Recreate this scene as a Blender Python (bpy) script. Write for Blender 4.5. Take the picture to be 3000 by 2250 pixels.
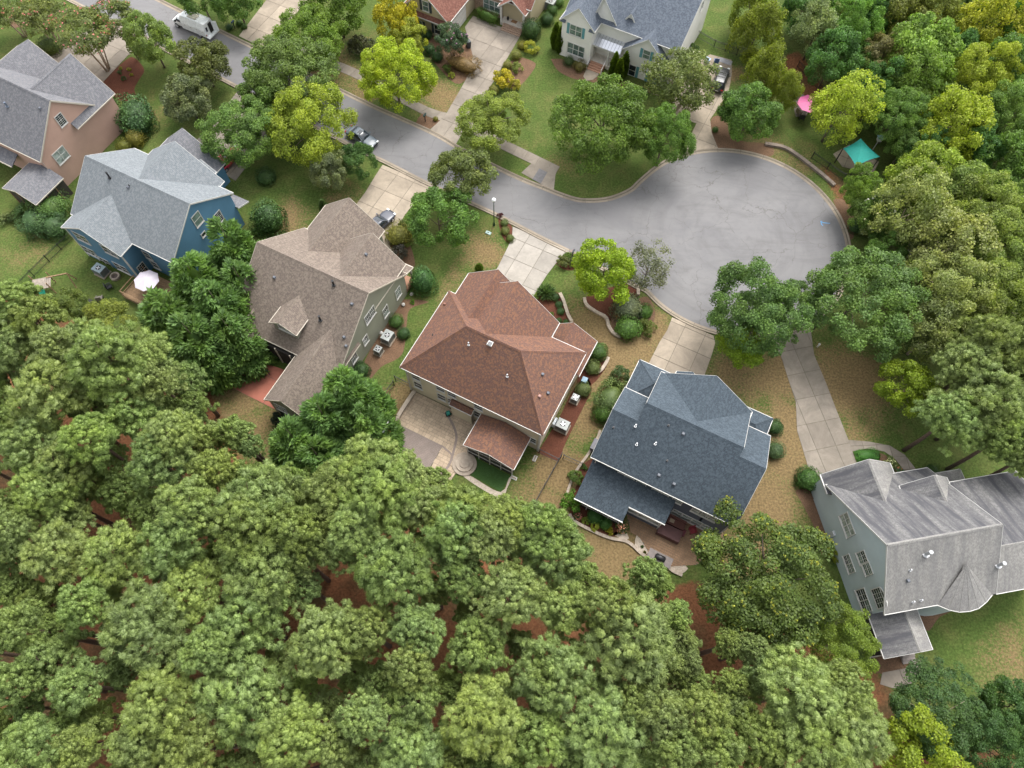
import bpy, bmesh, math, random
import numpy as np
from mathutils import Vector, Matrix
random.seed(7); rng = np.random.default_rng(7)
for o in list(bpy.data.objects): bpy.data.objects.remove(o, do_unlink=True)
scene = bpy.context.scene; COL = scene.collection

# ---------------------------------------------------------------- camera (steep drone view, nadir inside the frame)
FPX, CAMH, NX, NY, CX, CY = 2100.0, 75.0, 1463.3, 2106.1, 1500.0, 1125.0
_d = np.array([(NX-CX)/FPX, -(NY-CY)/FPX, -1.0]); _up = -_d/np.linalg.norm(_d)
_fw = np.array([0, 0, -1.0]); _y = _fw-_up*(_fw@_up); _y /= np.linalg.norm(_y); _x = np.cross(_y, _up)
RC = np.array([_x, _y, _up])
cam = bpy.data.objects.new('camera', bpy.data.cameras.new('camera')); COL.objects.link(cam)
m4 = Matrix.Identity(4)
for i in range(3):
    for j in range(3): m4[i][j] = RC[i][j]
m4[2][3] = CAMH; cam.matrix_world = m4
cam.data.sensor_width = 36; cam.data.lens = FPX/3000*36; cam.data.clip_end = 3000; cam.data.clip_start = 1
scene.camera = cam
# ---------------------------------------------------------------- sky, sun, exposure (bright overcast)
SUN_EL, SUN_AZ = math.radians(58), math.radians(25)      # azimuth clockwise from +Y
w = bpy.data.worlds.new('World'); scene.world = w; w.use_nodes = True
nt = w.node_tree; nt.nodes.clear()
sky = nt.nodes.new('ShaderNodeTexSky'); sky.sky_type = 'NISHITA'; sky.sun_disc = False
sky.sun_elevation = SUN_EL; sky.sun_rotation = SUN_AZ; sky.dust_density = 4.0; sky.air_density = 1.0
hs = nt.nodes.new('ShaderNodeHueSaturation'); hs.inputs['Saturation'].default_value = 0.18
bg = nt.nodes.new('ShaderNodeBackground'); bg.inputs['Strength'].default_value = 0.15
wo = nt.nodes.new('ShaderNodeOutputWorld')
nt.links.new(sky.outputs[0], hs.inputs['Color']); nt.links.new(hs.outputs[0], bg.inputs['Color']); nt.links.new(bg.outputs[0], wo.inputs['Surface'])
sl = bpy.data.lights.new('sun', 'SUN'); sl.energy = 0.85; sl.angle = math.radians(28); sl.color = (1.0, 0.96, 0.9)
so = bpy.data.objects.new('sun', sl); COL.objects.link(so)
sd = Vector((math.sin(SUN_AZ)*math.cos(SUN_EL), math.cos(SUN_AZ)*math.cos(SUN_EL), math.sin(SUN_EL)))
so.rotation_euler = sd.to_track_quat('Z', 'Y').to_euler(); so.location = (0, 0, 120)
vs = scene.view_settings; vs.view_transform = 'Standard'; vs.look = 'None'; vs.gamma = 1; vs.use_curve_mapping = False
vs.exposure = 1.45

# ---------------------------------------------------------------- pixel (3000x2250 photo) -> world
def ray(u, v): return RC@np.array([(u-CX)/FPX, -(v-CY)/FPX, -1.0])
def P(u, v, z=0.0):
    d = ray(u, v); t = (z-CAMH)/d[2]; return np.array([t*d[0], t*d[1], z])
def mpp(u, v, z=0.0):                                     # metres per photo pixel near that point
    p = P(u, v, z); return float(np.linalg.norm(p-np.array([0, 0, CAMH])))/FPX*math.cos(math.atan(math.hypot(u-CX, v-CY)/FPX))
def zz(ox, oy, s): return lambda x, y: (ox+x*s, oy+y*s)
K = .3394
Z = {k: zz(ox, oy, K) for k, (ox, oy) in dict(a0=(0, 0), a1=(750, 0), a2=(1500, 0), a3=(2250, 0), b0=(0, 563), b1=(750, 563), b2=(1500, 563), b3=(2250, 563),
     c0=(0, 1126), c1=(750, 1126), c2=(1500, 1126), c3=(2250, 1126), d3=(2250, 1689)).items()}
def PL(key, pts): return [Z[key](*p) for p in pts] if key else list(pts)

# ---------------------------------------------------------------- objects
def link(o, parent=None):
    COL.objects.link(o)
    if parent is not None: o.parent = parent
    return o
def tag(o, label=None, cat=None, group=None, kind=None):
    if label: o['label'] = label
    if cat: o['category'] = cat
    if group: o['group'] = group
    if kind: o['kind'] = kind
    return o
def empty(name, loc, rz=0, label=None, cat=None, group=None):
    o = bpy.data.objects.new(name, None); o.empty_display_size = .3; o.location = loc; o.rotation_euler = (0, 0, rz); link(o)
    return tag(o, label, cat, group)
def mesh_obj(name, V, F, mat, parent=None, smooth=False, uv=None, loc=None):
    me = bpy.data.meshes.new(name); me.from_pydata([tuple(map(float, v)) for v in V], [], [tuple(f) for f in F]); me.update()
    if mat is not None: me.materials.append(mat)
    if smooth: me.polygons.foreach_set('use_smooth', [True]*len(me.polygons))
    if uv is not None:
        l = me.uv_layers.new(name='UVMap'); l.data.foreach_set('uv', np.asarray(uv, dtype=np.float32).ravel())
    o = bpy.data.objects.new(name, me); link(o, parent)
    if loc is not None: o.location = loc
    return o
class MB:                                                 # collects boxes, beams, tubes into one mesh
    def __init__(s): s.V = []; s.F = []
    def add(s, V, F):
        n = len(s.V); s.V += [tuple(v) for v in V]; s.F += [tuple(i+n for i in f) for f in F]; return s
    def box(s, c, d, rz=0, tx=1.0, ty=1.0):               # centre, size; tx/ty taper of the top
        V = []
        for z in (-.5, .5):
            for x, y in ((-.5, -.5), (.5, -.5), (.5, .5), (-.5, .5)):
                k = (tx, ty) if z > 0 else (1, 1)
                X, Y = x*d[0]*k[0], y*d[1]*k[1]
                V.append((c[0]+X*math.cos(rz)-Y*math.sin(rz), c[1]+X*math.sin(rz)+Y*math.cos(rz), c[2]+z*d[2]))
        return s.add(V, [(3, 2, 1, 0), (4, 5, 6, 7), (0, 1, 5, 4), (1, 2, 6, 5), (2, 3, 7, 6), (3, 0, 4, 7)])
    def beam(s, p, q, w, h, up=(0, 0, 1)):
        p = Vector(p); q = Vector(q); d = (q-p).normalized(); sdv = d.cross(Vector(up))
        if sdv.length < 1e-4: sdv = d.cross(Vector((1, 0, 0)))
        sdv.normalize(); u = sdv.cross(d); V = []
        for e in (p, q):
            for a, b in ((-.5, -.5), (.5, -.5), (.5, .5), (-.5, .5)): V.append(e+sdv*w*a+u*h*b)
        return s.add(V, [(3, 2, 1, 0), (4, 5, 6, 7), (0, 1, 5, 4), (1, 2, 6, 5), (2, 3, 7, 6), (3, 0, 4, 7)])
    def tube(s, pts, rad, n=8, cap=True):
        pts = [Vector(p) for p in pts]; rad = rad if isinstance(rad, (list, tuple)) else [rad]*len(pts); V = []; F = []
        for i, p in enumerate(pts):
            d = (pts[min(i+1, len(pts)-1)]-pts[max(i-1, 0)]).normalized()
            a = d.cross(Vector((0, 0, 1)) if abs(d.z) < .9 else Vector((1, 0, 0))).normalized(); b = d.cross(a)
            for k in range(n):
                t = 2*math.pi*k/n; V.append(p+(a*math.cos(t)+b*math.sin(t))*rad[i])
        for i in range(len(pts)-1):
            for k in range(n):
                k2 = (k+1) % n; F.append((i*n+k, (i+1)*n+k, (i+1)*n+k2, i*n+k2))
        if cap: F += [tuple(range(n)), tuple(range((len(pts)-1)*n, len(pts)*n))[::-1]]
        return s.add(V, F)
    def disc(s, c, r, h, n=20):
        V = [(c[0]+r*math.cos(2*math.pi*k/n), c[1]+r*math.sin(2*math.pi*k/n), c[2]+z) for z in (0, h) for k in range(n)]
        return s.add(V, [tuple(range(n))[::-1], tuple(range(n, 2*n))]+[(k, (k+1) % n, n+(k+1) % n, n+k) for k in range(n)])
    def build(s, name, mat, parent=None, smooth=False, loc=None): return mesh_obj(name, s.V, s.F, mat, parent, smooth, loc=loc)

# ---------------------------------------------------------------- materials
def nmat(name):
    m = bpy.data.materials.new(name); m.use_nodes = True; t = m.node_tree; b = t.nodes['Principled BSDF']; return m, t, b
def N(t, typ, **kw):
    n = t.nodes.new(typ)
    for k, v in kw.items(): setattr(n, k, v)
    return n
def mixc(t, fac, a, b, blend='MIX'):
    n = N(t, 'ShaderNodeMix', data_type='RGBA', blend_type=blend)
    for s, v in ((n.inputs[0], fac), (n.inputs[6], a), (n.inputs[7], b)):
        if isinstance(v, (int, float)): s.default_value = v
        elif isinstance(v, (tuple, list)): s.default_value = (*v[:3], 1)
        else: t.links.new(v, s)
    return n.outputs[2]
def noise(t, scale, detail=4, rough=.6, vec=None, dist=0):
    n = N(t, 'ShaderNodeTexNoise'); n.inputs['Scale'].default_value = scale; n.inputs['Detail'].default_value = detail; n.inputs['Roughness'].default_value = rough; n.inputs['Distortion'].default_value = dist
    if vec is not None: t.links.new(vec, n.inputs['Vector'])
    return n.outputs['Fac']
def ramp(t, x, a, b):
    n = N(t, 'ShaderNodeMapRange'); n.inputs[1].default_value = a; n.inputs[2].default_value = b; t.links.new(x, n.inputs[0]); return n.outputs[0]
def mul(t, a, b, op='MULTIPLY'):
    n = N(t, 'ShaderNodeMath', operation=op)
    for s, v in ((n.inputs[0], a), (n.inputs[1], b)):
        if isinstance(v, (int, float)): s.default_value = v
        else: t.links.new(v, s)
    return n.outputs[0]
def bump(t, b, h, strength=.3, dist=.05):
    n = N(t, 'ShaderNodeBump'); n.inputs['Strength'].default_value = strength; n.inputs['Distance'].default_value = dist; t.links.new(h, n.inputs['Height']); t.links.new(n.outputs[0], b.inputs['Normal'])
def coord(t, which='Object'): return N(t, 'ShaderNodeTexCoord').outputs[which]
def world_pos(t): return N(t, 'ShaderNodeNewGeometry').outputs['Position']
MATS = {}
def plain(name, c, rough=.6, metal=0, var=.18, scale=3.0):
    if name in MATS: return MATS[name]
    m, t, b = nmat(name); b.inputs['Roughness'].default_value = rough; b.inputs['Metallic'].default_value = metal
    f = noise(t, scale, 5, .65, coord(t)); d = tuple(x*(1-var) for x in c); e = tuple(min(1, x*(1+var)) for x in c)
    t.links.new(mixc(t, ramp(t, f, .3, .7), d, e), b.inputs['Base Color']); MATS[name] = m; return m
def ground_mix(name, c1, c2, c3, s1=.6, s2=6., bmp=.4, rough=.95, fine=25.):      # loose ground cover: mulch, straw, turf
    m, t, b = nmat(name); b.inputs['Roughness'].default_value = rough; b.inputs['Specular IOR Level'].default_value = .15; p = world_pos(t)
    a = mixc(t, ramp(t, noise(t, s1, 5, .65, p), .35, .65), c1, c2)
    f = noise(t, s2, 6, .75, p); a = mixc(t, ramp(t, f, .45, .72), a, c3)
    g = noise(t, fine, 3, .7, p); a = mixc(t, .55, a, mixc(t, ramp(t, g, .3, .7), (.35, .35, .35), (1.65, 1.65, 1.65)), 'MULTIPLY')
    t.links.new(a, b.inputs['Base Color']); bump(t, b, g, bmp, .04); MATS[name] = m; return m
def concrete(name, c, stain=.45, s=.35):
    m, t, b = nmat(name); b.inputs['Roughness'].default_value = .9; p = world_pos(t); b.inputs['Specular IOR Level'].default_value = .2
    oi = N(t, 'ShaderNodeObjectInfo').outputs['Random']
    a = mixc(t, ramp(t, noise(t, s, 6, .7, p, .6), .38, .68), c, tuple(x*stain for x in c))
    a = mixc(t, mul(t, ramp(t, noise(t, 1.7, 6, .75, p), .45, .8), .5), a, tuple(x*.6 for x in c))
    a = mixc(t, .35, a, mixc(t, noise(t, 30, 2, .6, p), (.7, .7, .7), (1.3, 1.3, 1.3)), 'MULTIPLY')
    a = mixc(t, .16, a, mixc(t, oi, (.3, .3, .3), (1.7, 1.7, 1.7)), 'MULTIPLY')
    t.links.new(a, b.inputs['Base Color']); MATS[name] = m; return m
def shingle(name, c1, c2, c3, stain=(0, 0, 0), stain_amt=0., bw=.27, bh=.15):
    m, t, b = nmat(name); b.inputs['Roughness'].default_value = .92; b.inputs['Specular IOR Level'].default_value = .25
    mean = tuple((x+y+z_)/3 for x, y, z_ in zip(c1, c2, c3)); c1, c2, c3 = [tuple(x*.62+m_*.38 for x, m_ in zip(c, mean)) for c in (c1, c2, c3)]
    uv = coord(t, 'UV'); br = N(t, 'ShaderNodeTexBrick', offset=.47, squash=.7, squash_frequency=3); t.links.new(uv, br.inputs['Vector'])
    for k, v in (('Color1', (*c1, 1)), ('Color2', (*c2, 1)), ('Mortar', (*[x*.45 for x in c2], 1)), ('Scale', 1.), ('Mortar Size', .012), ('Mortar Smooth', .4), ('Bias', 0.), ('Brick Width', bw), ('Row Height', bh)): br.inputs[k].default_value = v
    br2 = N(t, 'ShaderNodeTexBrick', offset=.31, squash=1.3, squash_frequency=2); t.links.new(uv, br2.inputs['Vector'])
    for k, v in (('Color1', (0, 0, 0, 1)), ('Color2', (1, 1, 1, 1)), ('Mortar', (.5, .5, .5, 1)), ('Scale', 1.), ('Mortar Size', .0), ('Brick Width', bw*.62), ('Row Height', bh)): br2.inputs[k].default_value = v
    a = mixc(t, ramp(t, br2.outputs['Color'], .55, .8), br.outputs['Color'], c3)
    p = world_pos(t); a = mixc(t, .3, a, mixc(t, noise(t, .8, 5, .7, p), (.65, .65, .65), (1.35, 1.35, 1.35)), 'MULTIPLY')
    if stain_amt:
        mp = N(t, 'ShaderNodeMapping'); t.links.new(uv, mp.inputs[0]); mp.inputs['Scale'].default_value = (1.1, .12, 1)
        a = mixc(t, mul(t, ramp(t, noise(t, 1.0, 5, .65, mp.outputs[0]), .36, .6), stain_amt), a, stain)
    a = mixc(t, .3, a, mixc(t, noise(t, 40, 2, .5, p), (.6, .6, .6), (1.4, 1.4, 1.4)), 'MULTIPLY')
    t.links.new(a, b.inputs['Base Color']); bump(t, b, br.outputs['Fac'], .5, -.02); MATS[name] = m; return m
def siding(name, c, lap=.18):
    m, t, b = nmat(name); b.inputs['Roughness'].default_value = .6; b.inputs['Specular IOR Level'].default_value = .3
    s = N(t, 'ShaderNodeSeparateXYZ'); t.links.new(coord(t), s.inputs[0])
    saw = mul(t, mul(t, s.outputs[2], 1/lap), 1.0, 'FLOORED_MODULO'); p = world_pos(t)
    a = mixc(t, ramp(t, noise(t, .5, 5, .6, p), .3, .7), tuple(x*.93 for x in c), tuple(min(1, x*1.06) for x in c))
    t.links.new(a, b.inputs['Base Color']); bump(t, b, mul(t, 1.0, saw, 'SUBTRACT'), .6, .03); MATS[name] = m; return m
def leafmat(name, spread=.55, trans=.25, tip=(1.25, 1.15, .7)):
    m, t, b = nmat(name); b.inputs['Roughness'].default_value = .55; b.inputs['Specular IOR Level'].default_value = .3
    col = N(t, 'ShaderNodeObjectInfo').outputs['Color']; at = N(t, 'ShaderNodeAttribute', attribute_name='rnd').outputs['Fac']; p = world_pos(t)
    k = mixc(t, at, (1-spread, 1-spread, 1-spread*.9), (1+spread, 1+spread*.95, 1+spread*.6)); a = mixc(t, 1.0, col, k, 'MULTIPLY')
    n = ramp(t, noise(t, .45, 3, .6, p), .42, .68); a = mixc(t, mul(t, n, .8), a, mixc(t, 1.0, a, tip, 'MULTIPLY'))
    t.links.new(a, b.inputs['Base Color'])
    tr = N(t, 'ShaderNodeBsdfTranslucent'); t.links.new(mixc(t, 1.0, a, (1.1, 1.25, .6), 'MULTIPLY'), tr.inputs[0])
    mx = N(t, 'ShaderNodeMixShader'); mx.inputs[0].default_value = trans
    out = t.nodes['Material Output']; t.links.new(b.outputs[0], mx.inputs[1]); t.links.new(tr.outputs[0], mx.inputs[2]); t.links.new(mx.outputs[0], out.inputs[0]); MATS[name] = m; return m
def objcol(name, rough=.35, coat=0, metal=0):
    m, t, b = nmat(name); b.inputs['Roughness'].default_value = rough; b.inputs['Coat Weight'].default_value = coat; b.inputs['Coat Roughness'].default_value = .05; b.inputs['Metallic'].default_value = metal
    c = N(t, 'ShaderNodeObjectInfo').outputs['Color']; a = mixc(t, .25, c, mixc(t, noise(t, 6, 4, .6, coord(t)), (.75, .75, .75), (1.2, 1.2, 1.2)), 'MULTIPLY'); t.links.new(a, b.inputs['Base Color']); MATS[name] = m; return m
def glassmat(name, c, rough=.06):
    m, t, b = nmat(name); b.inputs['Roughness'].default_value = rough; b.inputs['Specular IOR Level'].default_value = .8
    p = coord(t); a = mixc(t, ramp(t, noise(t, 1.3, 2, .5, p), .35, .65), c, tuple(x*.45 for x in c)); t.links.new(a, b.inputs['Base Color']); MATS[name] = m; return m

LEAF = leafmat('leaf', .5, .38); NEEDLE = leafmat('needle', .4, .3, (1.12, 1.08, .8)); CLIP = leafmat('clipped_leaf', .5, .1)
BARK = plain('bark', (.13, .10, .075), .95, var=.4, scale=9); PINEBARK = plain('pine_bark', (.10, .065, .045), .95, var=.45, scale=7); PALEBARK = plain('pale_bark', (.34, .27, .2), .9, var=.3, scale=8)
WHITE = plain('white_trim', (.53, .52, .49), .5, var=.06); CREAMTRIM = plain('cream_trim', (.50, .45, .37), .5, var=.06)
GLASS = glassmat('dark_glass', (.03, .04, .05)); GLASSB = glassmat('glass_with_blind', (.18, .25, .22), .12); GLASSW = glassmat('glass_with_white_blind', (.42, .47, .44), .15)
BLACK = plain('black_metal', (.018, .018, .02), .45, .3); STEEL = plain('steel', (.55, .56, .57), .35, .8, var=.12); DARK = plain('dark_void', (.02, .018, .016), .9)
WOOD = plain('deck_wood', (.26, .165, .09), .8, var=.35, scale=5); PLASTIC = objcol('coloured_plastic', .5); PAINT = objcol('car_paint', .42, .35, 0); RUBBER = plain('rubber', (.02, .02, .02), .85)
# ================================================================ SETTING: ground, road, kerbs, drives, beds
def inpoly(x, y, poly):
    r = np.zeros(x.shape, bool); n = len(poly); j = n-1
    for i in range(n):
        xi, yi = poly[i][:2]; xj, yj = poly[j][:2]
        c = ((yi > y) != (yj > y)) & (x < (xj-xi)*(y-yi)/((yj-yi) or 1e-9)+xi); r ^= c; j = i
    return r
def blur(a, n):
    for _ in range(n):
        b = np.pad(a, 1, mode='edge'); a = (b[1:-1, 1:-1]*2+b[:-2, 1:-1]+b[2:, 1:-1]+b[1:-1, :-2]+b[1:-1, 2:])/6
    return a
def W(pts, z=0): return [P(u, v, z)[:2] for u, v in pts]
xs = np.concatenate([[-1500, -500, -200, -130], np.arange(-96, 96.1, .6), [130, 200, 500, 1500]]); ys = np.concatenate([[-1500, -500, -150, -60], np.arange(-24, 126.1, .6), [160, 260, 600, 1800]])
GX, GY = np.meshgrid(xs, ys)
dry = np.zeros(GX.shape); straw = np.zeros(GX.shape)
for poly, s in [([(-900, 700), (40, 870), (230, 950), (400, 980), (590, 1120), (640, 1180), (690, 1330), (790, 1400), (1000, 1340), (1060, 1420), (1300, 1470), (1480, 1480), (1560, 1530), (1660, 1660), (1800, 1740), (1950, 1720), (2050, 1700), (2400, 1900), (2560, 1960), (2640, 2060), (2760, 2160), (3300, 2300), (3300, 4000), (-900, 4000)], 1.),
                ([(2290, 170), (2340, 140), (2440, 300), (2420, 340), (2330, 280)], .9),
                ([(2380, 455), (2480, 520), (2500, 640), (2450, 600)], .7),
                ([(640, 1030), (700, 1030), (660, 1130), (600, 1150)], .8)]:
    straw = np.maximum(straw, inpoly(GX, GY, W(poly))*s)
straw = blur(straw, 3)
for u, v, r, s in [(1790, 1000, 6, 1.), (1740, 960, 4, .7), (1700, 1090, 4, .8), (1900, 960, 3, .9), (1710, 1230, 3, .8), (1640, 1380, 3.2, 1.), (1600, 1480, 3, .9), (2230, 1480, 4.5, .95), (2200, 1600, 4, .8), (2290, 1330, 4, .9), (2310, 1240, 4, .8), (2280, 1100, 4, .9), (2150, 1110, 4, .7),
                   (2480, 1120, 5, .95), (2520, 1240, 3.5, .55), (1800, 1620, 4.5, .85), (2975, 1960, 4, .5), (2990, 1850, 2, .3), (1415, 740, 3.2, .7), (1450, 700, 2, .5), (850, 640, 3.5, .6), (880, 700, 3, .5), (1330, 815, 2, .5), (1290, 880, 2, .45), (960, 200, 5, .7), (1060, 265, 4, .6), (1300, 290, 4, .7),
                   (1180, 1180, 3, .8), (1165, 1240, 3, .8), (1650, 470, 4, .35), (2250, 430, 4, .5), (2350, 480, 3, .5), (300, 1180, 2, .0), (700, 1180, 5, .6), (760, 1260, 5, .6), (430, 330, 4, .3), (120, 690, 4, .45), (60, 740, 4, .3), (1010, 575, 3, .5), (2130, 300, 2, .6), (2150, 220, 2, .7), (2330, 240, 5, .6), (1880, 1010, 3, .7), (500, 330, 4, .3), (1010, 150, 5, .4)]:
    p = P(u, v); dry = np.maximum(dry, s*np.exp(-((GX-p[0])**2+(GY-p[1])**2)/(2*(r*.8)**2)))
m, t, b = nmat('lawn_and_straw'); b.inputs['Roughness'].default_value = .95; b.inputs['Specular IOR Level'].default_value = .12; p = world_pos(t)
ad = N(t, 'ShaderNodeAttribute', attribute_name='dry').outputs['Fac']; as_ = N(t, 'ShaderNodeAttribute', attribute_name='straw').outputs['Fac']
n1 = noise(t, .35, 6, .65, p, .5); n2 = noise(t, 3.2, 6, .75, p); n3 = noise(t, 22, 3, .7, p)
g = mixc(t, ramp(t, n2, .3, .7), (.046, .078, .017), (.082, .118, .028)); g = mixc(t, mul(t, ramp(t, n1, .42, .7), .6), g, (.125, .125, .042))
dr = mixc(t, ramp(t, n2, .3, .7), (.205, .14, .07), (.13, .098, .046))
f = mul(t, ad, mul(t, mul(t, n1, n2, 'ADD'), 1.0, 'MULTIPLY'), 'ADD'); n4 = noise(t, 4.5, 6, .8, p); f = mul(t, f, mul(t, mul(t, n4, .5, 'SUBTRACT'), 2.2), 'ADD'); a = mixc(t, ramp(t, f, 1.3, 1.6), g, dr)
st = mixc(t, ramp(t, n2, .35, .65), (.135, .056, .027), (.20, .092, .045)); st = mixc(t, ramp(t, noise(t, .22, 4, .6, p), .45, .62), st, (.095, .062, .03))
fs = mul(t, as_, mul(t, n2, .5, 'SUBTRACT'), 'ADD'); a = mixc(t, ramp(t, fs, .4, .62), a, st)
a = mixc(t, .6, a, mixc(t, ramp(t, n3, .25, .75), (.4, .4, .4), (1.6, 1.6, 1.6)), 'MULTIPLY'); a = mixc(t, .8, a, mixc(t, ramp(t, noise(t, 4.2, 2, .6, p), .3, .7), (.62, .6, .6), (1.38, 1.4, 1.4)), 'MULTIPLY'); t.links.new(a, b.inputs['Base Color']); bump(t, b, n3, .5, .06)
GROUND = m
nx, ny = len(xs), len(ys); idx = np.arange(nx*ny).reshape(ny, nx)
F = np.stack([idx[:-1, :-1], idx[:-1, 1:], idx[1:, 1:], idx[1:, :-1]], -1).reshape(-1, 4)
ground = mesh_obj('ground', np.c_[GX.ravel(), GY.ravel(), np.zeros(nx*ny)], F.tolist(), GROUND); tag(ground, kind='structure')
for nm, arr in (('dry', dry), ('straw', straw)):
    at = ground.data.attributes.new(nm, 'FLOAT', 'POINT'); at.data.foreach_set('value', arr.ravel().astype(np.float32))

# asphalt: noise, tyre polish, hairline cracks
m, t, b = nmat('asphalt'); b.inputs['Roughness'].default_value = .88; b.inputs['Specular IOR Level'].default_value = .25; p = world_pos(t)
a = mixc(t, ramp(t, noise(t, .12, 6, .6, p, 1.2), .35, .68), (.15, .147, .15), (.19, .186, .186))
mp = N(t, 'ShaderNodeMapping'); t.links.new(p, mp.inputs[0]); mp.inputs['Rotation'].default_value = (0, 0, .45); mp.inputs['Scale'].default_value = (.35, 1.6, 1)
a = mixc(t, mul(t, ramp(t, noise(t, .35, 5, .65, mp.outputs[0], 1.5), .5, .75), .38), a, (.10, .096, .093))
d2 = N(t, 'ShaderNodeVectorMath', operation='SUBTRACT'); t.links.new(p, d2.inputs[0]); d2.inputs[1].default_value = (27.83, 57.02, 0); sx = N(t, 'ShaderNodeSeparateXYZ'); t.links.new(d2.outputs[0], sx.inputs[0]); ln_ = N(t, 'ShaderNodeVectorMath', operation='LENGTH'); t.links.new(d2.outputs[0], ln_.inputs[0]); an_ = mul(t, sx.outputs[1], sx.outputs[0], 'ARCTAN2'); cb = N(t, 'ShaderNodeCombineXYZ'); t.links.new(mul(t, ln_.outputs['Value'], .9), cb.inputs[0]); t.links.new(mul(t, an_, 1.1), cb.inputs[1])
ring = mul(t, ramp(t, noise(t, 1.0, 5, .6, cb.outputs[0], .5), .48, .72), ramp(t, ln_.outputs['Value'], 15.5, 13.0)); a = mixc(t, mul(t, ring, .22), a, (.088, .084, .082))
wv = N(t, 'ShaderNodeVectorMath', operation='ADD'); nv = N(t, 'ShaderNodeTexNoise'); nv.inputs['Scale'].default_value = .9; nv.inputs['Detail'].default_value = 4; t.links.new(p, nv.inputs['Vector']); t.links.new(p, wv.inputs[0])
sc = N(t, 'ShaderNodeVectorMath', operation='SCALE'); sc.inputs['Scale'].default_value = 1.6; t.links.new(nv.outputs['Color'], sc.inputs[0]); t.links.new(sc.outputs[0], wv.inputs[1])
for scl, wd, k in ((.16, .009, .5), (.4, .011, .28)):
    vo = N(t, 'ShaderNodeTexVoronoi', feature='DISTANCE_TO_EDGE'); vo.inputs['Scale'].default_value = scl; t.links.new(wv.outputs[0], vo.inputs['Vector'])
    gate = ramp(t, noise(t, .16, 3, .5, p), .38, .55); cr = mul(t, ramp(t, vo.outputs['Distance'], wd, 0), mul(t, gate, k)); a = mixc(t, cr, a, (.075, .065, .055))
a = mixc(t, .35, a, mixc(t, noise(t, 30, 3, .7, p), (.55, .55, .55), (1.45, 1.45, 1.45)), 'MULTIPLY'); t.links.new(a, b.inputs['Base Color']); bump(t, b, noise(t, 40, 2, .6, p), .25, .02)
ASPHALT = m
KERB = concrete('kerb_concrete', (.30, .25, .195), .7); DRIVE = concrete('drive_concrete', (.345, .29, .225), .66); DRIVEW = concrete('pale_drive_concrete', (.34, .312, .275), .72); DRIVEG = concrete('grey_drive_concrete', (.265, .23, .19), .66); JOINT = plain('joint_dirt', (.13, .115, .085), .95, var=.3)
MULCH = ground_mix('red_mulch', (.095, .036, .022), (.125, .05, .03), (.055, .022, .016)); MULCHD = ground_mix('brown_mulch', (.13, .078, .048), (.18, .108, .066), (.075, .048, .032)); GRAVEL = ground_mix('pebbles', (.42, .36, .29), (.55, .47, .38), (.25, .2, .16), 2, 9, .6)
TURF = ground_mix('synthetic_turf', (.04, .085, .022), (.05, .10, .03), (.035, .07, .02), 1, 5, .2); PAVER = concrete('tan_paver', (.44, .345, .25), .8, 1.2); PAVERD = concrete('dark_paver', (.27, .22, .195), .8, 1.2); PAVERB = concrete('brown_paver', (.33, .21, .13), .7, 1.2); REDCON = concrete('red_concrete', (.36, .135, .095), .8)
STONEW = concrete('wall_block', (.43, .36, .29), .7, 1.5)
def spline(pts, step=.6):
    p = [np.array(q[:2], float) for q in pts]; out = []
    for i in range(len(p)-1):
        a, b_, c, d = p[max(i-1, 0)], p[i], p[i+1], p[min(i+2, len(p)-1)]; n = max(1, int(np.linalg.norm(c-b_)/step))
        for k in range(n):
            s = k/n; out.append(.5*((2*b_)+(-a+c)*s+(2*a-5*b_+4*c-d)*s*s+(-a+3*b_-3*c+d)*s**3))
    out.append(p[-1]); return out
def sheet(name, pts, z, mat, kind='structure', label=None):
    o = mesh_obj(name, [(x, y, z) for x, y in pts], [tuple(range(len(pts)))], mat)
    if o.data.polygons[0].normal.z < 0: o.data.flip_normals()
    return tag(o, label=label, kind=kind)
upx = [(462, 5), (620, 85), (750, 149), (984, 265), (1093, 318), (1259, 392), (1347, 442), (1500, 519), (1592, 557), (1670, 586), (1720, 594), (1788, 588), (1850, 563), (1880, 536), (1924, 499)]
lox = [(1866, 834), (1800, 798), (1693, 743), (1585, 690), (1500, 646), (1422, 608), (1262, 536), (1127, 468), (1062, 438), (870, 338), (672, 237)]
CC, CR = np.array([27.83, 57.02]), 14.25
a0 = math.atan2(*(P(1965, 476)[:2]-CC)[::-1]); a1 = math.atan2(*(P(1895, 848)[:2]-CC)[::-1])
while a1 > a0: a1 -= 2*math.pi
circ = [CC+CR*np.array([math.cos(a), math.sin(a)]) for a in np.linspace(a0, a1, 28)]
EDGE = spline([(-95, 119.5)]+W(upx)+circ+W(lox)+[(-91, 109.5)], .5)
sheet('road', EDGE, .012, ASPHALT)
def offset(path, d):
    path = np.array(path); t = np.gradient(path, axis=0); t /= np.linalg.norm(t, axis=1)[:, None]; return path+np.c_[-t[:, 1], t[:, 0]]*d
def lofted(path, prof):                                    # prof: (offset to the left, z)
    rows = [np.c_[offset(path, o), np.full(len(path), z)] for o, z in prof]; n = len(path); V = np.concatenate(rows); F = []
    for r in range(len(prof)-1):
        for i in range(n-1): F.append((r*n+i, r*n+i+1, (r+1)*n+i+1, (r+1)*n+i))
    return V, F
V, F = lofted(EDGE, [(-.02, .016), (.66, .05), (.66, -.02)]); kerb = tag(mesh_obj('kerb', V, F, JOINT), kind='structure')
cum = np.concatenate([[0], np.cumsum(np.linalg.norm(np.diff(np.array(EDGE), axis=0), axis=1))])
E2 = np.array(EDGE)
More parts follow.
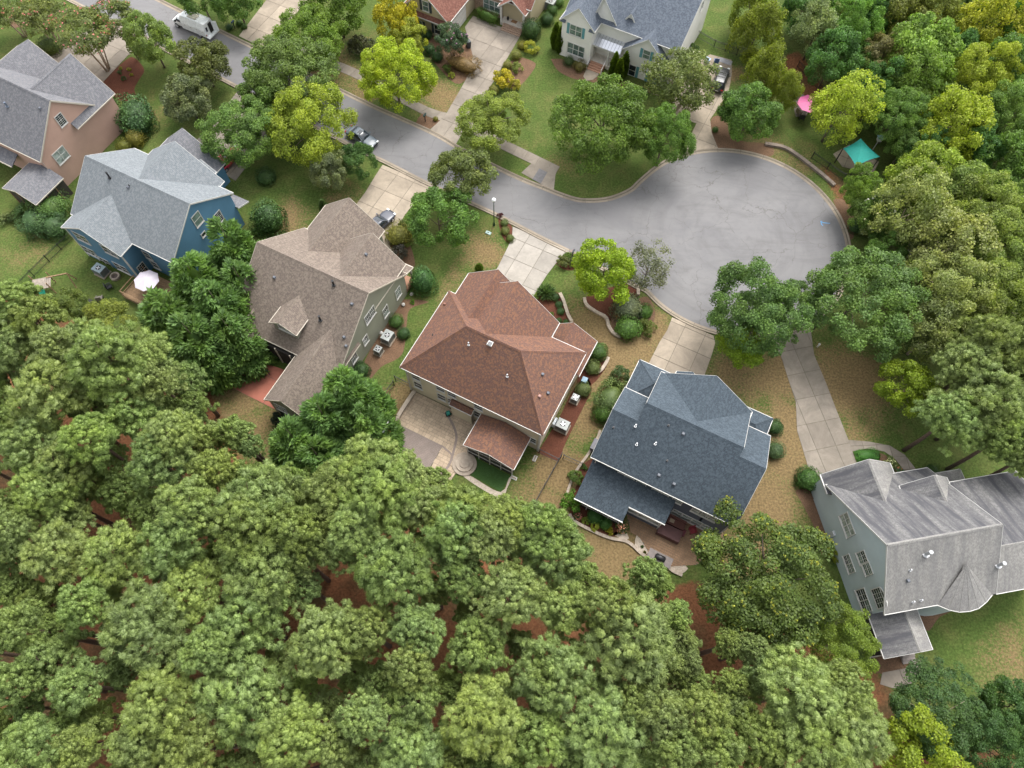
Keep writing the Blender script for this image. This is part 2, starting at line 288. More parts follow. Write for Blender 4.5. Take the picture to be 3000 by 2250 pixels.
for k in range(int(cum[-1]/3.05)):
    s = np.linspace(k*3.05+.02, (k+1)*3.05-.02, 7); q = np.c_[np.interp(s, cum, E2[:, 0]), np.interp(s, cum, E2[:, 1])]
    if q[:, 1].max() > 118: continue
    V, F = lofted(q, [(-.03, .0), (-.03, .022), (.42, .035), (.52, .11), (.64, .12), (.64, -.01)]); mesh_obj('kerb_segment', V, F, KERB, kerb)
def clip(poly, x0, x1, y0, y1):
    for ax, val, sgn in ((0, x0, 1), (0, x1, -1), (1, y0, 1), (1, y1, -1)):
        out = []
        for i in range(len(poly)):
            a, b_ = poly[i-1], poly[i]; da, db = sgn*(a[ax]-val), sgn*(b_[ax]-val)
            if (da >= 0) != (db >= 0): f = da/(da-db); out.append((a[0]+(b_[0]-a[0])*f, a[1]+(b_[1]-a[1])*f))
            if db >= 0: out.append(b_)
        poly = out
        if len(poly) < 3: return []
    return poly
def parea(p): return .5*abs(sum(p[i-1][0]*p[i][1]-p[i][0]*p[i-1][1] for i in range(len(p))))
def prism(pts, z0, z1, V=None, F=None):
    V = [] if V is None else V; F = [] if F is None else F; n = len(pts); k = len(V)
    if sum(pts[i-1][0]*pts[i][1]-pts[i][0]*pts[i-1][1] for i in range(n)) < 0: pts = pts[::-1]
    V += [(x, y, z0) for x, y in pts]+[(x, y, z1) for x, y in pts]; F += [tuple(range(k+n, k+2*n))]+[(k+i, k+(i+1) % n, k+n+(i+1) % n, k+n+i) for i in range(n)]
    return V, F
def paved(name, pts, yaw, cells, mat, z=.02, th=.028, gap=.055, piece='slab', joined=False, base=JOINT, tilt=0., parent=None):
    """flat base sheet + one slab per cell; cells(x0,x1,y0,y1) yields rectangles in the frame turned by yaw"""
    c, s = math.cos(yaw), math.sin(yaw); loc = [(x*c+y*s, -x*s+y*c) for x, y in pts]
    st = sheet(name, pts, z, base) if parent is None else parent; X = [q[0] for q in loc]; Y = [q[1] for q in loc]; V = []; F = []
    for (x0, x1, y0, y1) in cells(min(X), max(X), min(Y), max(Y)):
        q = clip(loc, x0+gap/2, x1-gap/2, y0+gap/2, y1-gap/2)
        if len(q) < 3 or parea(q) < .02: continue
        h = z+th+random.uniform(-tilt, tilt); w_ = [(x*c-y*s, x*s+y*c) for x, y in q]
        if joined: prism(w_, z, h, V, F)
        else: vv, ff = prism(w_, z, h); mesh_obj(piece, vv, ff, mat, st)
    if joined: tag(mesh_obj(piece, V, F, mat, st), kind='stuff')
    return st
def grid(dx, dy, ox=0, oy=0):
    def f(x0, x1, y0, y1):
        x = x0-ox
        while x < x1:
            y = y0-oy
            while y < y1: yield x, x+dx, y, y+dy; y += dy
            x += dx
    return f
def ashlar(row, ws):
    def f(x0, x1, y0, y1):
        y = y0
        while y < y1:
            r = row*random.choice((.8, 1, 1.25)); x = x0-random.random()*.4
            while x < x1: k = random.choice(ws); yield x, x+k, y, y+r; x += k
            y += r
    return f
def herring(w_=.16):
    def f(x0, x1, y0, y1):
        n = int((x1-x0)/w_)+6; mrows = int((y1-y0)/w_)+6
        for j in range(-4, mrows):
            for i in range(-4, n):
                k = (i-j) % 4; x = x0+i*w_; y = y0+j*w_
                if k == 0: yield x, x+2*w_, y, y+w_
                elif k == 2: yield x, x+w_, y-w_, y+w_
    return f
YS = math.radians(-25.1)
paved('driveway', W([(1502, 664), (1668, 737), (1640, 757), (1602, 806), (1540, 905), (1415, 850), (1458, 784), (1500, 700)]), YS, grid(2.55, 2.9), DRIVEW)
paved('driveway', W([(1121, 483), (1268, 546), (1225, 580), (1186, 630), (1152, 690), (1142, 722), (1160, 742), (1140, 760), (1000, 672), (1042, 602), (1071, 563), (1100, 515)]), YS, grid(2.6, 3.0), DRIVE)
paved('driveway', W([(700, 262), (850, 340), (790, 400), (690, 530), (545, 440), (620, 370)]), YS, grid(2.7, 3.1), DRIVEG)
paved('driveway', W([(140, 170), (302, 241), (375, 163), (452, 115), (330, 55), (240, 100)]), YS, grid(2.7, 3.1), DRIVEG)
paved('driveway', W([(1256, 384), (1335, 424), (1352, 395), (1378, 330), (1430, 264), (1455, 225), (1485, 173), (1524, 106), (1460, 76), (1386, 47), (1362, 80), (1385, 163), (1381, 204), (1357, 248), (1340, 278), (1310, 329), (1290, 353)]), YS, grid(2.6, 3.2), DRIVEG)
paved('driveway', W([(2008, 446), (2104, 436), (2085, 390), (2080, 350), (2107, 312), (2135, 265), (2144, 215), (2143, 176), (2080, 160), (2040, 185), (1985, 270), (1950, 330), (2040, 362), (2022, 400)]), YS, grid(2.8, 3.0), DRIVE)
paved('driveway', W([(1969, 930), (2090, 984), (2095, 1005), (2085, 1040), (2060, 1110), (2000, 1140), (1885, 1085), (1904, 1058), (1933, 1001), (1955, 967)]), YS, grid(2.6, 2.6, .4), DRIVE)
paved('driveway', W([(2262, 990), (2374, 962), (2385, 1040), (2420, 1123), (2447, 1194), (2488, 1296), (2515, 1375), (2400, 1395), (2367, 1367), (2335, 1262), (2331, 1177), (2312, 1120), (2290, 1050)]), math.radians(14), grid(2.3, 3.1, .6), DRIVEG)
paved('driveway', W([(700, 106), (812, 162), (850, 62), (905, -5), (785, -5), (735, 60)]), YS, grid(2.6, 3.0), DRIVE)
paved('path', W(PL('c3', [(690, 480), (870, 495), (1050, 530), (1180, 610), (1280, 740), (1305, 840), (1215, 850), (1170, 740), (1090, 640), (1000, 580), (850, 555), (728, 580)])), math.radians(5), grid(1.5, 1.5), DRIVEG, z=.03)
paved('path', W(PL('d3', [(1230, 700), (1330, 720), (1340, 790), (1310, 870), (1180, 960), (1080, 965), (965, 930), (985, 830), (1220, 785)])), .2, grid(2.4, 2.4), DRIVEG)
paved('path', W(PL('a2', [(640, 600), (690, 610), (760, 640), (700, 690), (640, 700), (615, 660)])), YS, grid(2, 2), DRIVE, z=.03)
def pavement(up, lo):
    A = spline(W(up), .3); B = spline(W(lo), .3); A = np.array(A); B = np.array(B); n = int(np.linalg.norm(A[-1]-A[0])/1.55); st = None
    def at(Q, s): i = s*(len(Q)-1); return np.array([np.interp(i, range(len(Q)), Q[:, 0]), np.interp(i, range(len(Q)), Q[:, 1])])
    st = sheet('pavement', list(A)+list(B[::-1]), .02, JOINT)
    for k in range(n):
        e = .012; q = [at(A, k/n+e/n), at(A, (k+1-e)/n), at(B, (k+1-e)/n), at(B, (k+e)/n)]; vv, ff = prism([tuple(x) for x in q], .02, .05); mesh_obj('paving_slab', vv, ff, DRIVEG, st)
pavement([(812, 96), (930, 158), (1045, 203), (1240, 308), (1308, 331)], [(800, 118), (918, 179), (1035, 227), (1230, 331), (1290, 353)])
pavement([(1368, 352), (1455, 398), (1544, 442), (1640, 489)], [(1356, 376), (1443, 424), (1532, 468), (1626, 512)])
tp = paved('pavement', W(PL('a2', [(80, 1492), (170, 1410), (400, 1450), (375, 1510), (360, 1645), (300, 1620)])), YS, grid(3, 3), DRIVEG)
vv, ff = prism(W(PL('a2', [(235, 1455), (305, 1490), (250, 1585), (175, 1550)])), .03, .058); mesh_obj('tactile_plate', vv, ff, plain('tactile_grey', (.13, .125, .13), .8), tp)
# painted utility mark on the asphalt
vv, ff = [], []
for p_, q_ in (((455, 262), (535, 270)), ((455, 250), (462, 280)), ((455, 250), (470, 256)), ((462, 280), (475, 290))):
    a_, b_ = P(*Z['b3'](*p_)), P(*Z['b3'](*q_)); n_ = np.array([-(b_-a_)[1], (b_-a_)[0], 0]); n_ = n_/np.linalg.norm(n_)*.05; k = len(vv)
    vv += [a_+n_+[0, 0, .017], b_+n_+[0, 0, .017], b_-n_+[0, 0, .017], a_-n_+[0, 0, .017]]; ff.append((k+3, k+2, k+1, k))
tag(mesh_obj('road_marking', vv, ff, plain('blue_paint', (.1, .3, .55), .8)), kind='structure')
# beds
def bed(key, pts, mat, z=.012): sheet('mulch_bed', spline(W(PL(key, pts+[pts[0]])), .5)[:-1], z, mat)
for key, pts, mat in [('a0', [(880, 705), (1090, 515), (1160, 500), (1245, 600), (1200, 690), (1160, 770), (1175, 860), (1040, 870), (950, 800)], MULCH), ('a0', [(50, 190), (130, 120), (215, 180), (130, 245)], MULCHD),
    ('c2', [(220, 590), (405, 290), (520, 60), (640, -60), (690, 40), (645, 140), (560, 310), (440, 560), (405, 660)], MULCH), ('b2', [(600, 1480), (700, 1440), (820, 1470), (780, 1560), (690, 1660), (560, 1680)], MULCH),
    ('b2', [(170, 940), (270, 870), (420, 880), (520, 1130), (400, 1150), (250, 1060)], MULCH), ('b2', [(625, 920), (720, 860), (1000, 790), (1090, 835), (1085, 900), (900, 1000), (850, 1110), (740, 1045), (650, 985)], MULCH),
    ('b2', [(365, 610), (430, 590), (560, 640), (520, 675), (440, 665)], MULCH), ('b2', [(850, 1100), (1150, 900), (1230, 1100), (1000, 1290), (880, 1220)], MULCHD), ('b1', [(2085, 200), (2150, 230), (2210, 300), (2230, 450), (2150, 420), (2105, 320)], MULCH),
    ('b1', [(1255, 925), (1400, 930), (1490, 950), (1330, 1010), (1300, 1150), (1260, 1400), (1080, 1510), (950, 1660), (860, 1660), (980, 1370), (1100, 1150)], MULCHD), ('b1', [(1130, 480), (1290, 400), (1340, 480), (1370, 640), (1270, 640)], MULCHD),
    ('a2', [(335, 510), (380, 590), (440, 640), (550, 685), (640, 680), (660, 590), (520, 560), (430, 510)], MULCHD), ('a2', [(40, 480), (180, 530), (200, 580), (80, 730), (-30, 760), (-60, 600)], MULCHD), ('a2', [(640, 620), (1180, 760), (1200, 800), (980, 760), (700, 720)], MULCHD),
    ('b3', [(560, 70), (640, 60), (745, 230), (735, 400), (690, 420), (640, 260)], MULCHD), ('a2', [(1705, 1080), (1740, 1005), (1850, 1020), (1880, 1170), (2000, 1220), (2230, 1250), (2230, 1350), (1930, 1290), (1775, 1275), (1730, 1170)], MULCHD),
    ('c3', [(395, 905), (240, 915), (300, 1040), (420, 1280), (470, 1480), (620, 1420), (540, 1310), (440, 1000)], MULCHD), ('d3', [(900, 670), (1220, 690), (1235, 780), (980, 840), (925, 830)], MULCHD), ('d3', [(1300, 330), (1580, 300), (1480, 350), (1390, 470), (1345, 460)], MULCHD),
    ('c2', [(700, 640), (610, 690), (560, 850), (495, 1110), (555, 1190), (700, 1270), (850, 1325), (960, 1200), (640, 1020)], MULCH), ('a1', [(1450, 440), (1600, 610), (1720, 720), (1800, 700), (1870, 560), (1860, 420), (1560, 290)], MULCHD), ('a1', [(1375, 1065), (1455, 965), (1590, 1035), (1500, 1112)], MULCHD),
    ('c2', [(860, 1290), (960, 1250), (1010, 1330), (980, 1350)], GRAVEL), ('c2', [(1075, 1300), (1150, 1380), (1190, 1470), (1120, 1450), (1060, 1390)], GRAVEL), ('c2', [(1340, 1540), (1440, 1530), (1520, 1590), (1440, 1640), (1360, 1600)], GRAVEL),
    ('c1', [(1770, 780), (1850, 790), (2110, 930), (2185, 800), (2205, 810), (2150, 950), (2180, 1010), (2150, 1030), (2060, 970), (1880, 860)], GRAVEL), ('c3', [(745, 580), (850, 560), (960, 580), (960, 660), (870, 690), (770, 670)], TURF), ('c3', [(960, 590), (1060, 640), (1180, 800), (1210, 850), (1060, 760), (960, 680)], MULCHD)]: bed(key, pts, mat)
sheet('turf', W(PL('c1', [(1905, 640), (2195, 790), (2115, 930), (1855, 785), (1900, 720)])), .02, TURF)
# curved garden walls of stacked blocks
def garden_wall(key, pts, label, h=.35, wd=.3, bl=.42, mat=STONEW, straight=False):
    q = np.array(W(PL(key, pts)) if straight else spline(W(PL(key, pts)), .2)); cum = np.concatenate([[0], np.cumsum(np.linalg.norm(np.diff(q, axis=0), axis=1))]); n = max(2, int(cum[-1]/bl)); V, F = [], []
    root = empty('garden_wall', (*q[0], 0), label=label, cat='wall'); at = lambda s: np.array([np.interp(s, cum, q[:, 0]), np.interp(s, cum, q[:, 1])])-q[0]
    for c in range(max(1, int(h/.15))):
        mb = MB()
        for k in range(-1, n):
            s0 = max(0, (k+.5*(c % 2))*bl); s1 = min(cum[-1], (k+1+.5*(c % 2))*bl)
            if s1-s0 < .08: continue
            a_, b_ = at(s0+.012), at(s1-.012); mb.beam((*a_, c*.15+.07), (*b_, c*.15+.07), wd+random.uniform(-.03, .03), .145)
        tag(mb.build('block_course', mat, root), kind='stuff')
    mb = MB()
    for k in range(n):
        a_, b_ = at(k*bl+.01), at(min(cum[-1], (k+1)*bl)-.01)
        zc = max(1, int(h/.15))*.15+.035; cp = MB().beam((*a_, zc), (*b_, zc), wd+.08, .07); cp.build('cap_stone', mat, root)
garden_wall('b2', [(622, 920), (640, 980), (720, 1040), (810, 1090), (830, 1160), (875, 1225), (940, 1262)], 'winding low block wall between the red mulch bed and the dry lawn')
garden_wall('b2', [(412, 880), (445, 950), (480, 1060), (518, 1132)], 'short curved block wall beside the bed at the red roofed house')
garden_wall('b2', [(1085, 845), (1088, 895)], 'stub of block wall at the kerb under the airy grey tree', bl=.5)
garden_wall('b2', [(640, 1545), (745, 1560), (810, 1480), (830, 1430)], 'small curved block wall around two round shrubs by the red roofed house')
garden_wall('a3', [(-30, 1250), (130, 1280), (250, 1350), (380, 1450), (480, 1530), (570, 1610)], 'long curved stone wall beyond the grass strip of the cul-de-sac', h=.32, wd=.4, mat=concrete('dark_wall_stone', (.27, .22, .18), .6, 2.))
garden_wall('c2', [(495, 1120), (540, 1185), (700, 1270), (850, 1330), (980, 1355), (1060, 1410), (1110, 1460), (1190, 1510)], 'wavy low stone edging behind the slate roofed house', h=.18, wd=.25)
garden_wall('c2', [(1340, 1580), (1400, 1620), (1470, 1650)], 'short stone edging beside the grill on the patio', h=.18, wd=.25)
garden_wall('c2', [(760, 400), (735, 470), (660, 600), (560, 740), (500, 870), (470, 960)], 'long thin stone edging along the left side of the slate roofed house', h=.15, wd=.2)
# ================================================================ HOUSES
class House:
    def __init__(s, label, o, yaw, wall, roof, trim=WHITE, cat='house'):
        s.o = np.array(o); s.yaw = math.radians(yaw); s.c, s.s = math.cos(s.yaw), math.sin(s.yaw); s.wall, s.roof, s.trim = wall, roof, trim; s.planes = []
        s.root = empty('house', (o[0], o[1], 0), s.yaw, label, cat)
    def loc(s, w_): x, y = w_[0]-s.o[0], w_[1]-s.o[1]; return (x*s.c+y*s.s, -x*s.s+y*s.c)
    def L(s, u, v, z=0): return s.loc(P(u, v, z))
    def lray(s, u, v): d = ray(u, v); o = s.loc((0, 0)); return np.array([o[0], o[1], CAMH]), np.array([d[0]*s.c+d[1]*s.s, -d[0]*s.s+d[1]*s.c, d[2]])
    def wallhit(s, u, v, ax, val): o, d = s.lray(u, v); t = (val-o[ax])/d[ax]; p = o+t*d; return p[1-ax], p[2]
    def roofhit(s, u, v):
        o, d = s.lray(u, v); best = None
        for pl in s.planes:
            q = [np.array(x) for x in pl]; n = np.cross(q[1]-q[0], q[2]-q[0]); den = n@d
            if abs(den) < 1e-9: continue
            t = n@(q[0]-o)/den; p = o+t*d
            if inpoly(np.array([p[0]]), np.array([p[1]]), q)[0] and (best is None or t < best[0]): best = (t, p, n/np.linalg.norm(n)*np.sign(n[2]))
        return best[1:] if best else None
    def slab(s, polys, name='roof', th=.13, mat=None):
        V, F, UV = [], [], []
        for pl in polys:
            q = [np.array(x, float) for x in pl]; n = np.cross(q[1]-q[0], q[2]-q[0])
            if n[2] < 0: q = q[::-1]; n = -n
            s.planes.append([tuple(x) for x in q]); n /= np.linalg.norm(n); u = np.cross([0, 0, 1.], n); u = u/np.linalg.norm(u) if np.linalg.norm(u) > 1e-6 else np.array([1., 0, 0]); vv = np.cross(n, u); k = len(V); m_ = len(q)
            V += q+[x-np.array([0, 0, th]) for x in q]
            fs = [tuple(range(k, k+m_)), tuple(range(k+m_, k+2*m_))[::-1]]+[(k+m_+i, k+m_+(i+1) % m_, k+(i+1) % m_, k+i) for i in range(m_)]
            F += fs
            for f in fs:
                for i in f: UV.append((V[i]@u, V[i]@vv))
        return mesh_obj(name, V, F, mat or s.roof, s.root, uv=UV)
    def beam(s, name, p, q, w_=.1, h=.16, mat=None): return MB().beam(p, q, w_, h).build(name, mat or s.trim, s.root)
    def ridge(s, p, q):
        p, q = np.array(p, float), np.array(q, float); d = (q-p)/np.linalg.norm(q-p); u = np.cross(d, [0, 0, 1.]); u /= np.linalg.norm(u); V = []; UV = []; F = [(0, 2, 3, 1), (2, 4, 5, 3)]
        for o_, z in ((-.17, -.1), (0, .035), (.17, -.1)):
            for e in (p, q): V.append(e+u*o_+np.array([0, 0, z]))
        L_ = np.linalg.norm(q-p)
        for f in F:
            for i in f: UV.append(((i//2)*.17, (i % 2)*L_))
        mesh_obj('ridge_cap', V, F, s.roof, s.root, uv=UV)
    def gable(s, a0, a1, b0, b1, ze, zr, ax, r=None, ze1=None, over=.35, rake=.25, base=0., walls=True, wall=None, ends=(1, 1), gut=(1, 1), m0_=None, m1_=None, norake=()):
        """ridge along ax ('a' or 'b') at cross position r; eaves ze / ze1"""
        ze1 = ze if ze1 is None else ze1; T = (lambda l, c, z: (l, c, z)) if ax == 'a' else (lambda l, c, z: (c, l, z))
        l0, l1, c0, c1 = (a0, a1, b0, b1) if ax == 'a' else (b0, b1, a0, a1); r = (c0+c1)/2 if r is None else r
        s.slab([[T(l0, c0, ze), T(l1, c0, ze), T(l1, r, zr), T(l0, r, zr)]], 'roof', mat=m0_); s.slab([[T(l0, r, zr), T(l1, r, zr), T(l1, c1, ze1), T(l0, c1, ze1)]], 'roof', mat=m1_); s.ridge(T(l0, r, zr), T(l1, r, zr))
        for i, (c, z) in enumerate(((c0, ze), (c1, ze1))):
            if gut[i]: sg = -1 if i == 0 else 1; s.beam('gutter', T(l0, c+sg*.035, z-.08), T(l1, c+sg*.035, z-.08), .075, .12)
        for i, l in enumerate((l0, l1)):
            sg = -1 if i == 0 else 1
            if ends[i]:
                for j, (c, z) in enumerate(((c0, ze), (c1, ze1))):
                    if (i, j) in norake: continue
                    s.beam('rake_board', T(l+sg*.02, c, z-.1), T(l+sg*.02, r, zr-.1), .03, .18)
        if walls:
            k0, k1 = (zr-ze)/(r-c0), (zr-ze1)/(c1-r); o_ = over; m0, m1 = l0+rake*ends[0], l1-rake*ends[1]
            pr = [(c0+o_, base), (c1-o_, base), (c1-o_, ze1+k1*o_-.16), (r, zr-.16), (c0+o_, ze+k0*o_-.16)]; V = [T(l, c, z) for l in (m0, m1) for c, z in pr]
            F = [(0, 1, 2, 3, 4), (9, 8, 7, 6, 5)]+[(i, i+5, (i+1) % 5+5, (i+1) % 5) for i in range(5)]; mesh_obj('wall', V, F, wall or s.wall, s.root)
    def hip(s, a0, a1, b0, b1, ze, zr, over=.4, base=0., walls=True, wall=None, inset=None, ends=(1, 1)):
        h = (b1-b0)/2; i_ = h if inset is None else inset; r = (b0+b1)/2; p, q = (a0+i_*ends[0], r, zr), (a1-i_*ends[1], r, zr); A, B, C_, D = (a0, b0, ze), (a1, b0, ze), (a1, b1, ze), (a0, b1, ze)
        s.slab([[A, B, q, p], [B, C_, q], [C_, D, p, q], [D, A, p]]); s.ridge(p, q)
        for c, e in ((A, p), (B, q), (C_, q), (D, p)): s.ridge(np.array(c)+np.array([0, 0, .02]), np.array(e)+np.array([0, 0, .02]))
        for c, e in ((A, B), (B, C_), (C_, D), (D, A)): s.beam('gutter', (c[0], c[1], ze-.07), (e[0], e[1], ze-.07), .12, .12)
        if walls: s.block(a0+over, a1-over, b0+over, b1-over, base, ze-.05, wall)
    def block(s, a0, a1, b0, b1, z0, z1, wall=None, name='wall'): return MB().box(((a0+a1)/2, (b0+b1)/2, (z0+z1)/2), (a1-a0, b1-b0, z1-z0)).build(name, wall or s.wall, s.root)
    def shed(s, pts, th=.13, name='roof'): return s.slab([pts], name, th)
    def window(s, ax, val, sg, t0, z0, w_, h, cols=1, rows=2, glass=None, shut=None, grid=None, sill=True, name='window', arch=False):
        """on the plane coord[ax]=val facing sg; t0 = left end along the other axis, z0 sill height"""
        glass = glass or GLASS; T = (lambda n, t, z: (val+sg*n, t, z)) if ax == 0 else (lambda n, t, z: (t, val+sg*n, z))
        def bx(mb, t_0, t_1, z_0, z_1, n0, n1): mb.add([T(n, t, z) for n in (n0, n1) for t, z in ((t_0, z_0), (t_1, z_0), (t_1, z_1), (t_0, z_1))], [(0, 1, 2, 3), (7, 6, 5, 4), (0, 4, 5, 1), (1, 5, 6, 2), (2, 6, 7, 3), (3, 7, 4, 0)])
        fr = MB(); f = .085; t1, z1 = t0+w_, z0+h
        for a_ in ((t0-f, t0, z0-f, z1+f), (t1, t1+f, z0-f, z1+f), (t0, t1, z1, z1+f), (t0, t1, z0-f, z0)): bx(fr, *a_, -.02, .07)
        for c in range(1, cols): t_ = t0+w_*c/cols; bx(fr, t_-.045, t_+.045, z0, z1, -.02, .062)
        for r_ in range(1, rows): z_ = z0+h*r_/rows; bx(fr, t0, t1, z_-.03, z_+.03, -.02, .055)
        fo = fr.build(name, s.trim if s.trim is not CREAMTRIM else WHITE, s.root)
        for c in range(cols):
            for r_ in range(rows):
                pb = MB(); bx(pb, t0+w_*c/cols+.01, t0+w_*(c+1)/cols-.01, z0+h*r_/rows+.01, z0+h*(r_+1)/rows-.01, -.01, .02); pb.build('pane', glass if not isinstance(glass, (list, tuple)) else random.choice(glass), fo)
        if grid:
            gb = MB(); gx, gz = grid
            for c in range(1, cols*gx): t_ = t0+w_*c/(cols*gx); bx(gb, t_-.018, t_+.018, z0, z1, .0, .034)
            for r_ in range(1, rows*gz): z_ = z0+h*r_/(rows*gz); bx(gb, t0, t1, z_-.018, z_+.018, .0, .034)
            gb.build('muntins', WHITE, fo)
        if sill: sb = MB(); bx(sb, t0-.12, t1+.12, z0-.13, z0-.085, -.02, .13); sb.build('sill', WHITE, fo)
        if shut:
            for a_, b_ in ((t0-f-.42, t0-f-.02), (t1+f+.02, t1+f+.42)): sb = MB(); bx(sb, a_, b_, z0-f, z1+f, -.01, .05); sb.build('shutter', shut, fo)
        return fo
    def winpx(s, u, v, ax, val, sg, w_, h, **kw): t, z = s.wallhit(u, v, ax, val); return s.window(ax, val, sg, t-w_/2, z-h/2, w_, h, **kw)
    def vent(s, u, v, kind='pipe', h=.5, r=.06, mat=None):
        q = s.roofhit(u, v)
        if q is None: return
        p, n = q; mb = MB()
        if kind == 'pipe': mb.tube([p-[0, 0, .1], p+[0, 0, h]], r, 10); mb.disc((p[0], p[1], p[2]+h), r*1.25, .07, 12); mb.disc((p[0], p[1], p[2]-.03), r*2.2, .1, 12); mb.build('vent_pipe', mat or BLACK, s.root, smooth=False)
        elif kind == 'box': mb.box(p+n*.1, (.34, .34, .2), tx=.7, ty=.7); mb.build('roof_vent', mat or plain('vent_grey', (.1, .11, .13), .6), s.root)
        elif kind == 'solar': mb.box(p+n*.12, (.55, .55, .16)); o_ = mb.build('roof_vent', WHITE, s.root); MB().box(p+n*.21, (.44, .44, .03)).build('solar_panel', GLASS, o_)
    def step(s, *a, mat, name='step'): return s.block(*a, wall=mat, name=name)

GALV = plain('galvanised', (.36, .37, .38), .45, .2)
SH_RED = shingle('red_brown_shingle', (.165, .085, .062), (.105, .066, .06), (.205, .104, .06)); SH_TAUPE = shingle('taupe_shingle', (.195, .158, .13), (.13, .103, .088), (.215, .178, .145)); SH_SLATE = shingle('slate_shingle', (.066, .085, .102), (.04, .053, .068), (.075, .096, .115))
SH_GREY = shingle('pale_grey_shingle', (.185, .203, .215), (.15, .168, .182), (.2, .216, .228)); SH_GREYV = shingle('violet_grey_shingle', (.165, .166, .178), (.12, .122, .136), (.185, .183, .19)); SH_STAIN = shingle('stained_grey_shingle', (.285, .275, .258), (.235, .225, .21), (.30, .29, .27), (.10, .10, .108), .45); SH_NAVY = shingle('blue_grey_shingle', (.13, .15, .18), (.075, .09, .118), (.142, .164, .194)); SH_MAROON = shingle('maroon_shingle', (.19, .082, .06), (.12, .052, .042), (.215, .105, .078)); SH_DARKST = shingle('dark_stained_shingle', (.2, .195, .19), (.15, .147, .145), (.22, .215, .21), (.07, .07, .078), .95)
S_PINK = siding('pink_tan_siding', (.47, .30, .235)); S_BLUE = siding('blue_siding', (.09, .20, .30)); S_GREEN = siding('sage_siding', (.245, .25, .195)); S_CREAM = siding('cream_siding', (.60, .53, .40)); S_SLATE = siding('slate_siding', (.10, .115, .145)); S_ICE = siding('ice_blue_siding', (.42, .49, .495)); S_WHITE = siding('white_siding', (.72, .70, .65)); S_TAN = siding('tan_siding', (.42, .36, .235))
BRICK = plain('brick_steps', (.36, .20, .13), .9, var=.35, scale=12); STONEV = plain('stone_veneer', (.30, .21, .15), .9, var=.55, scale=8); METALROOF = plain('metal_roof', (.62, .64, .68), .3, .75, var=.06)
TEAL = plain('teal_shutter', (.10, .26, .29), .6); NAVYSH = plain('navy_shutter', (.035, .045, .06), .6)

# --- H4: red-brown hip roof, cream walls
h = House('cream house with the reddish brown hip roof and paved back patio', (-12.09, 33.76), -25.05, S_CREAM, SH_RED)
H4 = h
h.hip(0, 17.05, 0, 10.82, 6.0, 10.85, over=.4)
h.gable(.85, 8.5, 6.6, 13.95, 6.0, 9.35, 'b', ends=(0, 1)); h.gable(2.3, 12.85, 5.2, 12.85, 6.0, 10.6, 'b', ends=(0, 1)); h.gable(8.0, 11.3, 8, 13.2, 6.6, 7.9, 'b', r=9.6, ends=(0, 1), walls=True)
h.gable(12.4, 17.2, 9.3, 14.3, 3.2, 4.75, 'b', r=14.05, ze1=3.0, over=.5, ends=(0, 1))
h.gable(9.65, 15.65, -3.75, .3, 3.0, 3.95, 'b', ends=(1, 0), walls=False); h.gable(6.02, 8.76, -.35, .6, 2.95, 3.35, 'a', walls=True, over=.12, rake=.12, wall=S_CREAM)
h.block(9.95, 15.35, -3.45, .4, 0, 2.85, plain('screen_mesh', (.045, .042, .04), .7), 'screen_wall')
for a_ in (9.95, 11.3, 12.65, 14.0, 15.35): h.beam('porch_post', (a_, -3.47, 0), (a_, -3.47, 2.9), .1, .1)
for z_ in (.9, 2.0): h.beam('porch_rail', (9.9, -3.48, z_), (15.4, -3.48, z_), .06, .06)
for b_ in (-2.2, -.9): h.beam('porch_post', (9.93, b_, 0), (9.93, b_, 2.9), .1, .1)
for u, v, w_, hh in ((1225, 1128, .95, 1.35), (1294, 1163, .95, 1.35)): h.winpx(u, v, 1, .4, -1, w_, hh)
for u, v in ((1219, 1103), (1290, 1136), (1324, 1153), (1402, 1191)): h.winpx(u, v+2, 1, .4, -1, .95, 1.1)
h.winpx(1322, 1176, 1, .4, -1, .8, 1.2); h.winpx(1399, 1213, 1, .4, -1, .8, 1.4); h.winpx(1558, 1288, 1, .4, -1, .95, 1.1)
for i in range(6): h.step(9.1-.0, 10.0, -1.55+i*.3, -1.25+i*.3, 0, .16*(i+1), mat=plain('purple_grey_boards', (.17, .13, .155), .7))
for c_ in ((.45, .35), (16.6, .35)): h.beam('corner_board', (*c_, 0), (*c_, 5.9), .14, .14)
h.beam('downspout', (16.75, .3, .1), (16.75, .3, 5.9), .09, .09)
for u, v in ((1373, 1011), (1486, 1104)): h.vent(u, v, 'pipe', .5, .06, GALV)
h.vent(1437, 1006, 'solar'); h.vent(1588, 1096, 'box'); h.vent(1305, 892, 'box', mat=plain('rust_vent', (.2, .09, .06), .7)); h.vent(1604, 1151, 'box'); h.vent(1579, 1160, 'box', mat=plain('pink_vent', (.35, .2, .17), .7)); h.vent(1267, 982, 'pipe', .25, .04)
# --- H3: taupe roof, sage walls
h = House('sage green house with the taupe shingle roof and red back patio', (-28.72, 46.75), -24.85, S_GREEN, SH_TAUPE, CREAMTRIM); H3 = h
h.gable(0, 14.35, -7.9, 6.9, 3.9, 9.5, 'a', r=0, ze1=4.0, over=.4)
h.gable(6.4, 14.1, .3, 7.25, 5.3, 8.9, 'b', r=10.25, ends=(0, 1)); h.gable(.2, 8.6, 2.2, 11.2, 3.7, 7.4, 'b', r=4.4, ends=(0, 1))
h.gable(8.65, 14.33, -14.0, -3.5, 3.6, 6.4, 'b', r=11.7, ends=(1, 0), over=.3, ze1=3.85); h.gable(.15, 3.6, -8.7, -4, 3.55, 5.4, 'b', r=2.1, ends=(1, 0), walls=False, over=.3)
h.gable(5.2, 8.75, -6.75, -2, 6.35, 7.5, 'b', r=6.8, ends=(1, 0), over=.3)
